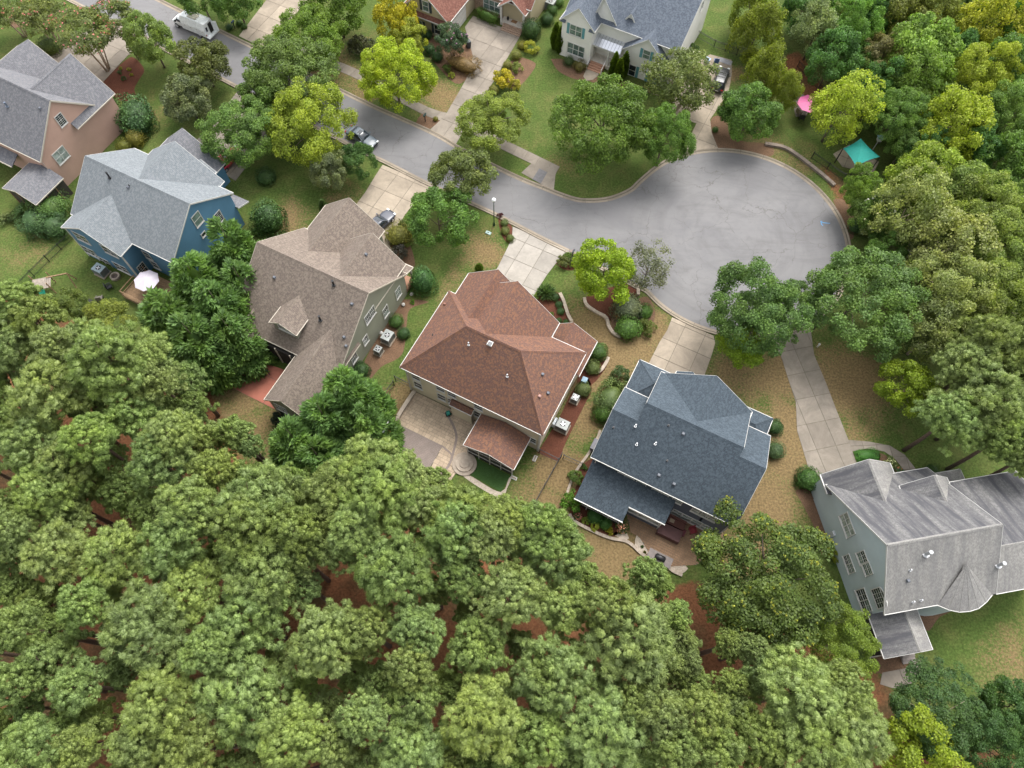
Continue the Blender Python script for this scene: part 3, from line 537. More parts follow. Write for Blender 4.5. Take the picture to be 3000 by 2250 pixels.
h.shed([(11.6, 6.6, 3.7), (14.1, 6.6, 3.7), (14.1, 8.5, 3.0), (11.6, 8.5, 3.0)]); h.beam('gutter', (11.6, 8.53, 2.95), (14.1, 8.53, 2.95)); h.beam('rake_board', (14.1, 6.7, 3.6), (14.1, 8.5, 2.9), .05, .18)
for a_ in (11.8, 13.9): h.beam('porch_post', (a_, 8.2, 0), (a_, 8.2, 2.95), .2, .2, CREAMTRIM)
h.block(11.2, 14.0, 6.6, 8.5, 0, .5, BRICK, 'porch_floor')
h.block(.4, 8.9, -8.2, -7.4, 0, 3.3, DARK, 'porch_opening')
for a_ in (.5, 2.2, 4.0, 6.0, 8.0): h.beam('porch_post', (a_, -8.25, 0), (a_, -8.25, 3.5), .12, .12, CREAMTRIM)
for i in range(4): h.step(7.3, 8.6, -9.3+i*.28, -9.02+i*.28, 0, .17*(i+1), mat=WOOD)
G3 = dict(grid=(3, 2))
for u, v, w_, hh, c in ((1166, 857, .95, 1.6, 1), (1129.5, 912, .95, 1.6, 1), (1083.5, 923, 1.85, 1.45, 2), (1070.5, 996, .85, 1.3, 1), (1036.5, 1047, .95, 1.5, 1)): h.winpx(u, v, 0, 14.1, 1, w_, hh, cols=c, glass=[GLASS, GLASSB], **G3)
h.winpx(838, 965, 1, -6.5, -1, 1.9, .8, cols=2, rows=1, glass=GLASSW); h.winpx(824, 1196, 1, -13.75, -1, 1.5, 1.5, cols=2, glass=GLASSW)
for u, v, hh in ((978, 835, .75), (939, 938, .8)): h.vent(u, v, 'pipe', hh, .11)
for u, v in ((805, 812), (1032, 890), (1009, 987), (1015, 1013), (1071, 745)): h.vent(u, v, 'box')
# --- H5: slate roof
h = House('dark slate blue house with the large slate shingle roof', (8.28, 24.43), -25.2, S_SLATE, SH_SLATE); H5 = h
h.gable(2.75, 12.9, 0, 12.3, 6.0, 10.35, 'a', r=6.04, ends=(1, 1), norake=((0, 0), (1, 0)), over=.35); h.gable(0, 2.74, 0, 8.78, 6.0, 9.17, 'a', r=4.4, ends=(1, 0)); h.gable(12.91, 15.6, 0, 10.65, 6.0, 9.78, 'a', r=5.25, ends=(0, 1))
h.gable(3.2, 13.0, 6.5, 12.35, 6.0, 9.85, 'b', r=7.95, ends=(0, 1)); h.gable(4.2, 7.2, 9, 12.9, 6.4, 7.6, 'b', r=5.7, ends=(0, 1))
h.hip(0.02, 5.6, 8.2, 13.9, 3.6, 5.2, over=.35, inset=2.6); h.hip(11.8, 15.65, 9.6, 14.1, 3.4, 4.7, over=.5, inset=1.7)
h.shed([(.25, -3.7, 2.75), (5.65, -3.7, 2.75), (5.65, .4, 4.45), (.25, .4, 4.45)]); h.shed([(5.65, -2.15, 3.4), (9.55, -2.15, 3.4), (9.55, .4, 4.45), (5.65, .4, 4.45)])
h.beam('gutter', (.2, -3.75, 2.7), (5.7, -3.75, 2.7)); h.beam('gutter', (5.6, -2.2, 3.35), (9.6, -2.2, 3.35))
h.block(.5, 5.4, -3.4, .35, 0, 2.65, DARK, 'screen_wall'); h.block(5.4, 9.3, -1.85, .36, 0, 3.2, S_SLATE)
for a_ in (.5, 1.75, 3.0, 4.2, 5.4): h.beam('porch_post', (a_, -3.42, 0), (a_, -3.42, 2.7), .12, .12)
h.beam('porch_rail', (.5, -3.43, 1.0), (5.4, -3.43, 1.0), .07, .07); h.beam('corner_post', (9.3, -1.86, 0), (9.3, -1.86, 3.2), .14, .14)
for a_ in (5.7, 6.9, 8.1): h.window(1, -1.85, -1, a_, 1.3, 1.0, 1.5, glass=GLASSW)
for k in range(4): h.winpx(1983+k*28.5, 1503+k*14.2, 1, .35, -1, .95, 1.5, glass=GLASSW)
for u, v in ((1822, 1394), (1842, 1404), (1878, 1417), (1925, 1437), (1945, 1447), (1985, 1466), (2042, 1497), (2062, 1507), (2084, 1518)): h.winpx(u, v, 1, .35, -1, .95, 1.2, glass=GLASSW)
h.beam('corner_board', (15.25, .33, 0), (15.25, .33, 5.8), .14, .14); h.beam('downspout', (.6, .2, 4.4), (.6, .2, 5.9), .09, .09)
for u, v in ((1861, 1250), (1864, 1304), (1919, 1302)): h.vent(u, v, 'pipe', .5, .06, GALV)
for u, v in ((2002, 1270), (1931, 1391), (1975, 1417)): h.vent(u, v, 'box')
for u, v in ((1797, 1253), (1958, 1247), (1954, 1350)): h.vent(u, v, 'pipe', .2, .05)
# --- H6: ice blue walls, stained grey roof
h = House('pale blue house with the streaked grey roof and round turret roof', (34.2, 15.31), 11.71, S_ICE, SH_STAIN); H6 = h
h.gable(.1, 11.3, -5.45, 7.8, 6.1, 11.0, 'a', r=0, ze1=4.2, over=.35, m1_=SH_DARKST)
h.slab([[(.05, 9.0, 4.0), (.05, 6.9, 4.0), (3.9, 4.3, 7.0), (3.9, 9.0, 7.0)]], mat=SH_DARKST); h.slab([[(3.9, 9.0, 7.0), (3.9, 4.3, 7.0), (7.7, 7.6, 4.0), (7.7, 9.0, 4.0)]]); h.ridge((3.9, 9.0, 7.0), (3.9, 4.4, 7.0))
for p_, q_ in (((.05, 9.02, 3.9), (3.9, 9.02, 6.9)), ((7.7, 9.02, 3.9), (3.9, 9.02, 6.9))): h.beam('rake_board', p_, q_, .04, .2)
h.beam('gutter', (.0, 6.9, 3.92), (.0, 9.0, 3.92)); h.beam('gutter', (7.74, 7.6, 3.92), (7.74, 9.0, 3.92))
mesh_obj('wall', [(x, y, z) for y in (6.5, 8.75) for x, z in ((.4, 0), (7.35, 0), (7.35, 4.1), (3.9, 6.8), (.4, 4.1))], [(0, 1, 2, 3, 4), (9, 8, 7, 6, 5)]+[(i, i+5, (i+1) % 5+5, (i+1) % 5) for i in range(5)], S_ICE, h.root)
h.gable(6.5, 11.6, 2.2, 6.1, 6.0, 8.05, 'b', r=9.15, ends=(0, 1), m0_=SH_DARKST)
h.gable(10.8, 19, -5.45, 5.6, 6.1, 8.95, 'a', r=-1.6, ze1=5.9, ends=(0, 1), m1_=SH_DARKST); h.hip(10.7, 15.5, 2, 7.35, 3.0, 4.6, over=.5)
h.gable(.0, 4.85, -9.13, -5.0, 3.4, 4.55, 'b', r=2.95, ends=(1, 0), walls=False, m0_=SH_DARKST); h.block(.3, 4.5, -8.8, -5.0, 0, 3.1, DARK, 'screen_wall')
for a_ in (.3, 1.7, 3.1, 4.5): h.beam('porch_post', (a_, -8.83, 0), (a_, -8.83, 3.3), .12, .12)
for b_ in (-7.5, -6.2): h.beam('porch_post', (.27, b_, 0), (.27, b_, 3.3), .12, .12)
for i in range(4): h.step(3.3, 4.6, -10.0+i*.28, -9.72+i*.28, 0, .17*(i+1), mat=plain('grey_boards', (.24, .21, .19), .8))
ap = (7.72, -2.65, 9.1); rim = [(5.4, -5.47, 6.1), (6.3, -6.05, 6.06), (7.2, -6.4, 6.05), (8.15, -6.5, 6.05), (9.1, -6.4, 6.05), (10.05, -6.0, 6.06), (10.9, -5.47, 6.1), (10.92, -5.4, 6.14)]
h.slab([[rim[i], rim[i+1], ap] for i in range(6)])
for i in range(1, 6): h.ridge(rim[i], ap)
for i in range(6): h.beam('gutter', np.array(rim[i])-[0, 0, .07], np.array(rim[i+1])-[0, 0, .07], .12, .12)
tw = MB().add([(8.15+(x-8.15)*.88, -3.9+(y+3.9)*.86, z) for z in (0, 5.95) for x, y, _ in rim], [(i, i+1, 9+i, 8+i) for i in range(7)]+[tuple(range(8, 16))]); tw.build('turret_wall', S_ICE, h.root)
GX6 = [GLASS, GLASSB]
h.winpx(2483, 1538, 0, .35, -1, 2.1, 1.7, cols=2, glass=GLASSW, grid=(2, 1)); h.winpx(2488.5, 1652, 0, .35, -1, 1.7, 1.25, cols=2, glass=GX6, grid=(2, 2)); h.winpx(2527, 1634, 0, .35, -1, 1.1, 1.5, cols=1, glass=GX6, grid=(3, 2)); h.winpx(2542, 1666, 0, .35, -1, 1.1, 1.3, glass=GX6, grid=(2, 2))
h.winpx(2531.5, 1759, 0, .35, -1, 2.1, 1.7, cols=2, glass=GX6, grid=(2, 2))
fo = h.winpx(2575, 1752, 0, .35, -1, 1.7, 1.6, cols=1, rows=1, glass=GLASS, grid=(4, 4), sill=False)
t_, z_ = h.wallhit(2575, 1752, 0, .35); mb = MB()
for i in range(8):
    p_, q_ = math.pi*i/8, math.pi*(i+1)/8; mb.beam((.27, t_+.89*math.cos(p_), z_+.85+.5*math.sin(p_)), (.27, t_+.89*math.cos(q_), z_+.85+.5*math.sin(q_)), .1, .09, up=(1, 0, 0))
mb.build('arch_trim', WHITE, fo); MB().add([(.31, t_+.85*math.cos(p_), z_+.84+.47*math.sin(p_)) for p_ in np.linspace(0, math.pi, 12)], [tuple(range(12))]).build('pane', GLASS, fo)
h.winpx(2712, 1784, 1, -5.1, -1, 1.6, 1.3, cols=2, glass=GLASSW)
t_, z_ = h.wallhit(2442, 1564, 0, .35); MB().box((.24, t_, z_), (.22, .5, .7)).build('meter_box', plain('meter_grey', (.45, .47, .48), .5), h.root); MB().box((.25, t_-.5, z_-.5), (.18, .25, .35)).build('meter_box', STEEL, h.root)
for u, v in ((2712, 1624), (2924, 1656)): h.vent(u, v, 'pipe', .9, .15, GALV)
for u, v in ((2665, 1671), (2674, 1764), (2697, 1759)): h.vent(u, v, 'pipe', .3, .06, GALV)
h.vent(2659, 1699, 'box')
# --- H2: blue house
h = House('blue clapboard house with the pale grey shingle roof and wooden back deck', (-50.57, 57.61), -25.12, S_BLUE, SH_GREY); H2 = h
h.gable(0, 15.0, -5.7, 5.75, 5.8, 10.0, 'a', r=0, over=.35)
h.gable(.3, 9.1, -7.75, -1.5, 5.75, 8.3, 'b', r=4.75, ends=(1, 0)); h.gable(2.1, 12.9, .2, 6.75, 5.7, 9.75, 'b', r=7.45, ends=(0, 1)); h.gable(8.6, 11.6, 3, 7.2, 6.2, 7.5, 'b', r=9.8, ends=(0, 1))
h.roof = SH_GREYV; h.gable(.3, 9.3, 3, 10.45, 3.4, 7.0, 'b', r=4.3, ends=(0, 1)); h.shed([(12.9, 5.3, 3.6), (15.2, 5.3, 3.6), (15.2, 7.1, 2.9), (12.9, 7.1, 2.9)]); h.roof = SH_GREY
h.beam('rake_board', (15.2, 5.3, 3.5), (15.2, 7.1, 2.8), .05, .18)
for c_ in ((.62, -7.52), (8.78, -7.52), (14.72, -5.37)): h.beam('corner_board', (*c_, 0), (*c_, 5.8), .16, .16)
for u, v in ((246, 699), (271, 739), (314, 769), (328, 738), (364, 788)): h.winpx(u-8, v-3, 1, -7.5, -1, 1.9, 1.45, cols=2)
h.winpx(432, 748, 1, -5.35, -1, .95, 1.3); h.winpx(455, 776, 1, -5.35, -1, .95, 1.3)
h.winpx(419, 789, 0, 8.75, 1, .95, 1.9, name='back_door', grid=(3, 3), sill=False)
h.winpx(578, 642, 0, 14.75, 1, 1.15, 1.7, glass=GLASSB, grid=(1, 1)); h.winpx(641, 636, 0, 14.75, 1, .95, 1.6, grid=(2, 3)); h.winpx(596, 686, 0, 14.75, 1, .6, .5, rows=1)
h.vent(322, 521, 'pipe', .85, .1); h.vent(377, 548, 'box'); h.vent(379, 545, 'pipe', .2, .04)
# --- H1: pink-tan house at the left edge
h = House('pinkish tan clapboard house with a grey roof at the left edge', (-64.43, 69.43), -25.71, S_PINK, SH_GREYV, CREAMTRIM); H1 = h
h.gable(-14, 8.6, -5.95, 4.8, 5.5, 10.5, 'a', r=-.25, over=.3, ends=(0, 1)); h.gable(-1.2, 9.0, .3, 7.3, 5.6, 10.0, 'b', r=4.55, ends=(0, 1), over=.66); h.gable(3.2, 6.6, 3, 7.8, 6.3, 7.6, 'b', r=4.7, ends=(0, 1)); h.gable(-8.5, -.9, 2, 8.0, 5.4, 7.9, 'b', r=-4.7, ends=(0, 1))
h.gable(4.6, 10.1, -10.35, -5.5, 3.0, 4.1, 'b', r=7.6, ends=(1, 0), walls=False); h.block(4.9, 9.8, -10.0, -5.6, 0, 2.7, plain('brown_screen', (.05, .04, .032), .8), 'screen_wall')
for a_ in (4.9, 6.5, 8.1, 9.8): h.beam('porch_post', (a_, -10.03, 0), (a_, -10.03, 2.9), .12, .12, WOOD)
for b_ in (-8.5, -7.0): h.beam('porch_post', (9.83, b_, 0), (9.83, b_, 2.9), .12, .12, WOOD)
h.shed([(-2, -5.7, 3.9), (3.4, -5.7, 3.9), (3.4, -7.3, 3.2), (-2, -7.3, 3.2)]); h.beam('gutter', (-2, -7.33, 3.15), (3.4, -7.33, 3.15))
h.winpx(178, 351, 0, 8.36, 1, .95, 1.5, grid=(2, 3)); h.winpx(178, 455, 0, 8.36, 1, 1.75, 1.7, cols=2, glass=GLASSW)
h.beam('corner_board', (8.27, -5.6, 0), (8.27, -5.6, 5.5), .14, .14)
h.vent(22, 312, 'pipe', .6, .1, plain('blue_grey_pipe', (.12, .15, .2), .5)); h.vent(119, 317, 'box')
# --- H7: white house with teal shutters
h = House('white house with teal shutters, red front door and metal porch roof', (4.75, 88.85), -26.06, S_WHITE, SH_NAVY); H7 = h
h.gable(0, 5.4, 0, 8.5, 5.9, 8.6, 'b', ends=(1, 0), base=0); h.gable(-.1, 17.1, 2.2, 15.8, 5.9, 10.4, 'a', r=9.2, ends=(1, 1), ze1=5.9); h.gable(4.0, 7.75, 2.45, 9, 5.9, 9.6, 'b', r=5.2, ends=(1, 0)); h.gable(7.8, 10.35, 3.5, 9, 5.9, 7.8, 'b', ends=(1, 0))
h.gable(9.3, 16.0, 1.2, 9, 3.9, 6.85, 'b', r=12.85, ends=(1, 0)); h.shed([(.0, -.02, 5.75), (.9, -.02, 5.75), (.9, .3, 6.0), (.0, .3, 6.0)]); h.shed([(4.5, -.02, 5.75), (5.4, -.02, 5.75), (5.4, .3, 6.0), (4.5, .3, 6.0)])
s_ = [(4.95, .9, 3.15), (9.3, .9, 3.15), (9.3, 1.9, 3.75), (4.95, 1.9, 3.75)]; h.slab([s_], 'porch_roof', .08, METALROOF); h.slab([[(4.95, 1.9, 3.75), (9.3, 1.9, 3.75), (9.3, 3.5, 4.15), (4.95, 3.5, 4.15)]], 'porch_roof', .08, METALROOF)
for k in range(10): a_ = 5.0+k*.47; mb = MB(); mb.beam((a_, .9, 3.18), (a_, 1.9, 3.78), .04, .05); mb.beam((a_, 1.9, 3.78), (a_, 3.5, 4.18), .04, .05); mb.build('standing_seam', plain('seam_grey', (.3, .31, .34), .4, .6), h.root)
h.beam('porch_beam', (4.95, 1.0, 3.0), (9.3, 1.0, 3.0), .2, .22)
for a_ in (5.1, 7.6): h.beam('porch_column', (a_, 1.0, .6), (a_, 1.0, 3.0), .24, .24)
h.block(4.9, 9.6, .8, 3.9, 0, .6, plain('porch_boards', (.55, .5, .43), .7), 'porch_floor'); h.block(4.9, 9.7, 3.85, 4.2, 0, 6.0)
for i in range(4): h.step(5.2, 7.4, -.55+i*.33, -.22+i*.33, 0, .15*(i+1), mat=BRICK)
for a_ in (5.15, 7.45):
    h.beam('stair_rail', (a_, -.6, .9), (a_, .8, 1.5), .08, .1); h.beam('stair_rail_post', (a_, -.6, 0), (a_, -.6, 1.0), .12, .12)
for k in range(7): h.beam('baluster', (7.75+k*.25, .95, .6), (7.75+k*.25, .95, 1.4), .04, .04)
h.beam('porch_rail', (7.6, .95, 1.42), (9.4, .95, 1.42), .08, .06)
dm = MB().box((6.5, 3.83, 1.65), (.95, .08, 2.1)); do_ = dm.build('front_door', plain('red_door', (.45, .02, .03), .4), h.root); MB().box((6.85, 3.77, 1.6), (.05, .06, .15)).build('handle', STEEL, do_)
for a_ in (5.75, 7.25): h.window(1, 3.85, -1, a_-.2, .75, .35, 1.9, glass=GLASSW, sill=False)
MB().box((6.5, 3.0, .62), (1.2, .75, .03)).build('doormat', plain('patterned_mat', (.2, .05, .04), .9, var=.6, scale=14), h.root)
h.winpx(1687, 90, 1, .25, -1, 1.75, 1.5, cols=2, glass=GLASSB, shut=TEAL); h.winpx(1687, 146, 1, .25, -1, 2.6, 1.7, cols=3, glass=GLASSB); h.winpx(1776, 82, 1, 2.7, -1, .95, 1.5, glass=GLASSB, shut=TEAL); h.winpx(1831.5, 81, 1, 3.75, -1, .8, 1.15, rows=1, grid=(3, 4))
h.winpx(1894, 160, 1, 1.45, -1, .95, 1.3, glass=GLASSB, shut=TEAL); h.winpx(1852, 206, 1, 1.45, -1, .95, 1.7, glass=[GLASS, GLASSB], shut=TEAL); h.winpx(1908, 232, 1, 1.45, -1, .95, 1.7, glass=GLASSB, shut=TEAL)
h.window(0, 16.85, 1, 10.0, 6.8, .8, 1.2)
for i in range(6): MB().box((4.3+.18*i, 4.7-.1*i, 7.0+.1*i-.02*i*i), (.12, .12, .1)).build('pigeon_spike', WHITE, h.root)
# --- H8: tan house, maroon roof (cut by the top edge)
h = House('tan and stone house with the maroon shingle roof at the top edge', (-18.23, 93.76), -25.26, S_TAN, SH_MAROON); H8 = h
h.gable(0, 7.9, 0, 12, 3.25, 6.9, 'b', ends=(1, 0), over=.4); h.shed([(.3, -.35, 2.85), (7.6, -.35, 2.85), (7.6, .3, 3.3), (.3, .3, 3.3)]); h.beam('gutter', (.2, -.38, 2.8), (7.7, -.38, 2.8))
h.gable(-2, 17.2, 8.0, 20, 3.4, 8.2, 'a', over=.4); h.block(7.6, 12.4, 8.3, 8.7, 0, 3.3, STONEV, 'stone_wall'); h.gable(12.3, 16.8, 6.9, 12, 3.1, 4.9, 'b', ends=(1, 0), walls=False, over=.3)
h.block(12.6, 16.5, 7.1, 9.2, 0, .55, plain('porch_concrete', (.5, .46, .4), .8), 'porch_floor')
for a_ in (12.7, 16.4): h.beam('porch_column', (a_, 7.25, .5), (a_, 7.25, 3.0), .25, .25)
for i in range(4): h.step(13.2, 16.4, 6.0+i*.28, 6.28+i*.28, 0, .14*(i+1), mat=STONEV)
MB().box((14.6, 8.63, 1.6), (1.0, .1, 2.1)).build('front_door', plain('dark_door', (.06, .04, .03), .5), h.root); MB().box((14.5, 8.0, .57), (.9, .6, .03)).build('doormat', plain('brown_mat', (.25, .14, .07), .9), h.root)
MB().tube([(13.5, 7.9, .55), (13.5, 7.9, .8), (13.5, 7.9, 1.1)], [.12, .2, .12], 10).build('porch_urn', BLACK, h.root)
h.winpx(1247, 18, 1, .25, -1, .95, 1.5, glass=GLASSB, shut=NAVYSH); h.winpx(1229, 72, 1, .25, -1, .95, 1.4, glass=GLASSB, shut=NAVYSH); h.winpx(1282, 87, 1, .25, -1, .95, 1.4, shut=NAVYSH); h.winpx(1441, 16, 1, 8.3, -1, 2.7, 1.6, cols=3, glass=GLASSB)
gd = MB().box((7.53, 3.2, 1.15), (.08, 4.9, 2.3)).build('garage_door', WHITE, h.root)
for k in range(3): MB().beam((7.58, .8, .55+k*.58), (7.58, 5.6, .55+k*.58), .03, .03).build('panel_line', CREAMTRIM, gd)
MB().box((7.62, .55, 2.2), (.15, .15, .3)).build('wall_lamp', BLACK, h.root)
# patios
lp = lambda h_, pts: [tuple(np.array([a*h_.c-b*h_.s, a*h_.s+b*h_.c])+h_.o) for a, b in pts]
YH = H4.yaw; dk = [H4.L(*Z['c1'](*q)) for q in ((1240, 345), (1600, 530), (1490, 765), (1080, 580))]; da0 = (dk[0][0]+dk[3][0])/2; da1 = (dk[1][0]+dk[2][0])/2; db1 = (dk[0][1]+dk[1][1])/2; db0 = (dk[2][1]+dk[3][1])/2
patio = sheet('patio', lp(H4, [(.7, .35), (9.0, .35), (9.0, -1.4), (10.0, -1.4), (10.0, -5.2), (9.6, -8.2), (.7, -8.2)]), .02, JOINT)
for q in ([(.7, .3), (9.0, .3), (9.0, -1.4), (.7, -1.4)], [(.7, -1.4), (9.95, -1.4), (9.95, db1), (.7, db1)], [(da1, db1), (9.95, db1), (9.7, db0), (da1, db0)], [(.7, db0), (9.7, db0), (9.6, -8.2), (.7, -8.2)], [(.7, db1), (da0, db1), (da0, db0), (.7, db0)]):
    if parea(q) > .3: paved('patio', lp(H4, q), YH, ashlar(.43, (.36, .5, .62)), PAVER, piece='paver', tilt=.004, gap=.03, parent=patio)
paved('patio', lp(H4, [(da0, db0), (da1, db0), (da1, db1), (da0, db1)]), YH+.0, herring(.17), PAVERD, piece='dark_pavers', joined=True, tilt=.003, gap=.022, parent=patio)
arc = spline(W(PL('c1', [(1640, 250), (1700, 350), (1730, 450), (1710, 560), (1670, 690), (1600, 780)])), .25); arc = np.array(arc)
V, F = lofted(arc, [(-.13, .03), (-.13, .056), (.13, .056), (.13, .03)]); tag(mesh_obj('soldier_course', V, F, PAVERD, patio), kind='stuff')
arc = np.array(spline(W(PL('c1', [(1600, 530), (1650, 570), (1690, 620), (1660, 720)])), .25)); V, F = lofted(arc, [(-.1, .03), (-.1, .0565), (.1, .0565), (.1, .03)]); tag(mesh_obj('soldier_course', V, F, PAVERD, patio), kind='stuff')
mb = MB(); c0 = P(*Z['c1'](1800, 690))
for r_, h_ in ((1.35, .16), (.95, .32), (.55, .42)): MB().disc((c0[0], c0[1], .02), r_, h_, 28).build('curved_step', STONEW, patio)
garden_wall('c1', [(1372, 70), (1290, 190), (1180, 370), (1062, 560)], 'straight low block wall along the left edge of the paved patio', h=.45, wd=.35, bl=1.2, straight=False)
paved('patio', W([(700, 1036), (659, 1126), (806, 1200), (850, 1090)]), H3.yaw, grid(3.1, 3.1), REDCON, piece='slab')
paved('patio', W([(1834, 1500), (1848, 1560), (1872, 1572), (1900, 1618), (1962, 1660), (2040, 1655), (2125, 1610), (2115, 1545), (1960, 1480)]), H5.yaw, ashlar(.24, (.2, .3, .36)), PAVERB, piece='paver_field', joined=True, tilt=.004, gap=.025)
# ================================================================ VEHICLES
def loft(stations, n=12, pw=3.2):
    """stations: (x, half width, z low, z high, top narrowing) -> closed super-ellipse tube"""
    V, F = [], []
    for x, hw, z0, z1, tn in stations:
        zc, hz = (z0+z1)/2, (z1-z0)/2
        for k in range(n):
            t = 2*math.pi*(k+.5)/n; c, s = math.cos(t), math.sin(t); y = math.copysign(abs(c)**(2/pw), c)*hw; z = math.copysign(abs(s)**(2/pw), s)*hz
            if z > 0: y *= 1-tn*z/hz
            V.append((x, y, zc+z))
    for i in range(len(stations)-1):
        for k in range(n): F.append((i*n+k, i*n+(k+1) % n, (i+1)*n+(k+1) % n, (i+1)*n+k))
    F += [tuple(range(n))[::-1], tuple(range((len(stations)-1)*n, len(stations)*n))]; return V, F
def wheel(root, x, y, r=.33, wd=.22):
    s = 1 if y > 0 else -1; w_ = empty_part = MB()
    w_.tube([(0, -wd/2, 0), (0, -wd/2*.8, 0), (0, wd/2*.8, 0), (0, wd/2, 0)], [r*.9, r, r, r*.9], 18); o = w_.build('wheel', RUBBER, root, smooth=False, loc=(x, y, r))
    MB().tube([(0, s*wd*.3, 0), (0, s*(wd/2+.012), 0)], [r*.66, r*.62], 14).build('rim', STEEL, o); return o
def car(label, pos, yaw, color, suv=False, van=False):
    root = empty('car', (pos[0], pos[1], .03), yaw, label, 'car'); root.color = color
    L, Wd, Hh = (4.85, .97, 1.76) if suv else (4.75, .91, 1.44); bz = .98 if suv else .86; hd = .98 if suv else .82
    st = [(-L/2, Wd*.78, .38, bz-.12, .05), (-L/2+.12, Wd*.93, .3, bz-.03, .05), (-L/2+.7, Wd, .24, bz, .04), (0, Wd, .22, bz, .04), (L/2-1.35, Wd, .22, bz-.02, .05), (L/2-.8, Wd*.98, .24, hd-.03, .06), (L/2-.25, Wd*.9, .28, hd-.14, .08), (L/2, Wd*.72, .36, hd-.26, .1)]
    V, F = loft(st, 16, 4.2); b = mesh_obj('body', V, F, PAINT, root, smooth=True); b.color = color; sm = b.modifiers.new('s', 'SUBSURF'); sm.levels = sm.render_levels = 1
    rs, re = (-L/2+.1, .78) if suv else (-L/2+.62, .85)                 # rear/front foot of the glasshouse
    g = [(rs, Wd*.86, bz-.25, bz-.05, .05), (rs+(.28 if suv else .75), Wd*.87, bz-.25, Hh-.06, .22), (-.3, Wd*.9, bz-.25, Hh-.03, .24), (.1, Wd*.9, bz-.25, Hh-.05, .24), (re, Wd*.88, bz-.25, bz+.02, .06)]
    V, F = loft(g, 16, 4.0); mesh_obj('glasshouse', V, F, GLASS, root, smooth=True)
    r0 = rs+(.3 if suv else .72); rf = [(r0, Wd*.66, Hh-.1, Hh-.035, .1), (r0+.25, Wd*.7, Hh-.09, Hh+.0, .1), (-.2, Wd*.71, Hh-.08, Hh+.02, .1), (.12, Wd*.69, Hh-.1, Hh-.025, .1)]
    V, F = loft(rf, 12, 3.6); ro = mesh_obj('roof', V, F, PAINT, root, smooth=True); ro.color = color
    if not suv: MB().box((-.15, 0, Hh+.012), (.5, .72, .03)).build('sunroof', GLASS, ro)
    else:
        for s in (-1, 1): MB().beam((r0+.1, s*Wd*.6, Hh+.06), (.05, s*Wd*.6, Hh+.06), .04, .04).build('roof_rail', BLACK, ro)
        for x_ in (-.9, -.35, .0): MB().beam((x_, -Wd*.6, Hh+.07), (x_, Wd*.6, Hh+.07), .05, .03).build('cross_bar', BLACK, ro)
    for s in (-1, 1):
        for xa, xb, za, zb_ in ((re-.05, .12, bz-.02, Hh-.07), (-.75, -.75, bz-.02, Hh-.05), (rs+.1, r0, bz-.02, Hh-.08)): p = MB().beam((xa, s*Wd*.87, za), (xb, s*Wd*.7, zb_), .06, .05).build('pillar', PAINT, root); p.color = color
        mr = MB().box((re-.2, s*(Wd+.1), bz+.08), (.14, .2, .13)).build('mirror', PAINT, root); mr.color = color
        MB().box((L/2-.13, s*Wd*.62, hd-.2), (.22, .34, .12)).build('headlight', plain('lamp_glass', (.7, .72, .72), .15), root); MB().box((-L/2+.05, s*Wd*.68, bz-.16), (.12, .3, .14)).build('tail_light', plain('red_lamp', (.35, .01, .01), .25), root)
        for x_ in (L/2-.92, -L/2+.98): wheel(root, x_, s*(Wd-.1), .36 if suv else .32)
    MB().box((L/2-.03, 0, .5), (.08, .9, .22)).build('grille', BLACK, root); MB().box((-L/2-.0, 0, .62), (.04, .5, .12)).build('number_plate', WHITE, root)
    return root
def two(u0, v0, u1, v1, z=.8): a_, b_ = P(u0, v0, z), P(u1, v1, z); return (a_+b_)/2, math.atan2((b_-a_)[1], (b_-a_)[0])
p_, y_ = two(1008, 370, 1113, 430, .7); car('grey saloon car parked at the kerb in the street', p_, y_, (.10, .125, .15, 1))
p_, y_ = two(1083, 678, 1153, 612, .7); p_ = P(1112, 652, .7); car('charcoal saloon car on the driveway of the sage house', p_, y_, (.055, .06, .08, 1))
p_, y_ = two(2098, 270, 2127, 187, .9); car('black sport utility car beside the white house', p_, y_, (.015, .016, .018, 1), suv=True)
p_, y_ = two(657, 490, 672, 425, .8); p_ = P(664, 462, .9); car('red car half hidden by foliage on the blue house driveway', p_, math.radians(62), (.45, .02, .05, 1))
# utility van with an enclosed service body
a_, b_ = P(512, 55, .6), P(633, 100, .6); p_ = P(567, 70, 1.0); y_ = math.radians(154.5)
van = empty('service_van', (p_[0], p_[1], .03), y_, 'white utility service van with open rear door in the street', 'van'); WP = plain('van_white', (.8, .82, .82), .35)
V, F = loft([(1.25, .98, .4, 1.95, .12), (2.0, 1.0, .4, 1.95, .14), (2.35, .98, .4, 1.35, .06), (3.0, .93, .42, 1.18, .05), (3.3, .84, .5, 1.0, .08)], 14, 4.2); mesh_obj('cab', V, F, WP, van, smooth=True)
MB().add([(2.05, -.85, 1.85), (2.05, .85, 1.85), (2.5, .9, 1.3), (2.5, -.9, 1.3)], [(3, 2, 1, 0)]).build('windscreen', GLASS, van)
for s in (-1, 1): MB().box((1.75, s*.985, 1.55), (.75, .04, .45)).build('side_window', GLASS, van); MB().box((2.2, s*1.18, 1.5), (.15, .28, .3)).build('mirror', BLACK, van); MB().box((3.27, s*.62, .85), (.1, .3, .2)).build('headlight', plain('lamp_glass', (.7, .72, .72)), van)
mb = MB(); hw = 1.08
pr = [(-hw, .55), (hw, .55), (hw, 1.65), (.82, 2.45), (-.82, 2.45), (-hw, 1.65)]; mb.add([(x, y, z) for x in (-3.05, 1.3) for y, z in pr], [tuple(range(6)), tuple(range(6, 12))[::-1]]+[(i, i+6, (i+1) % 6+6, (i+1) % 6) for i in range(6)]); mb.build('service_body', WP, van)
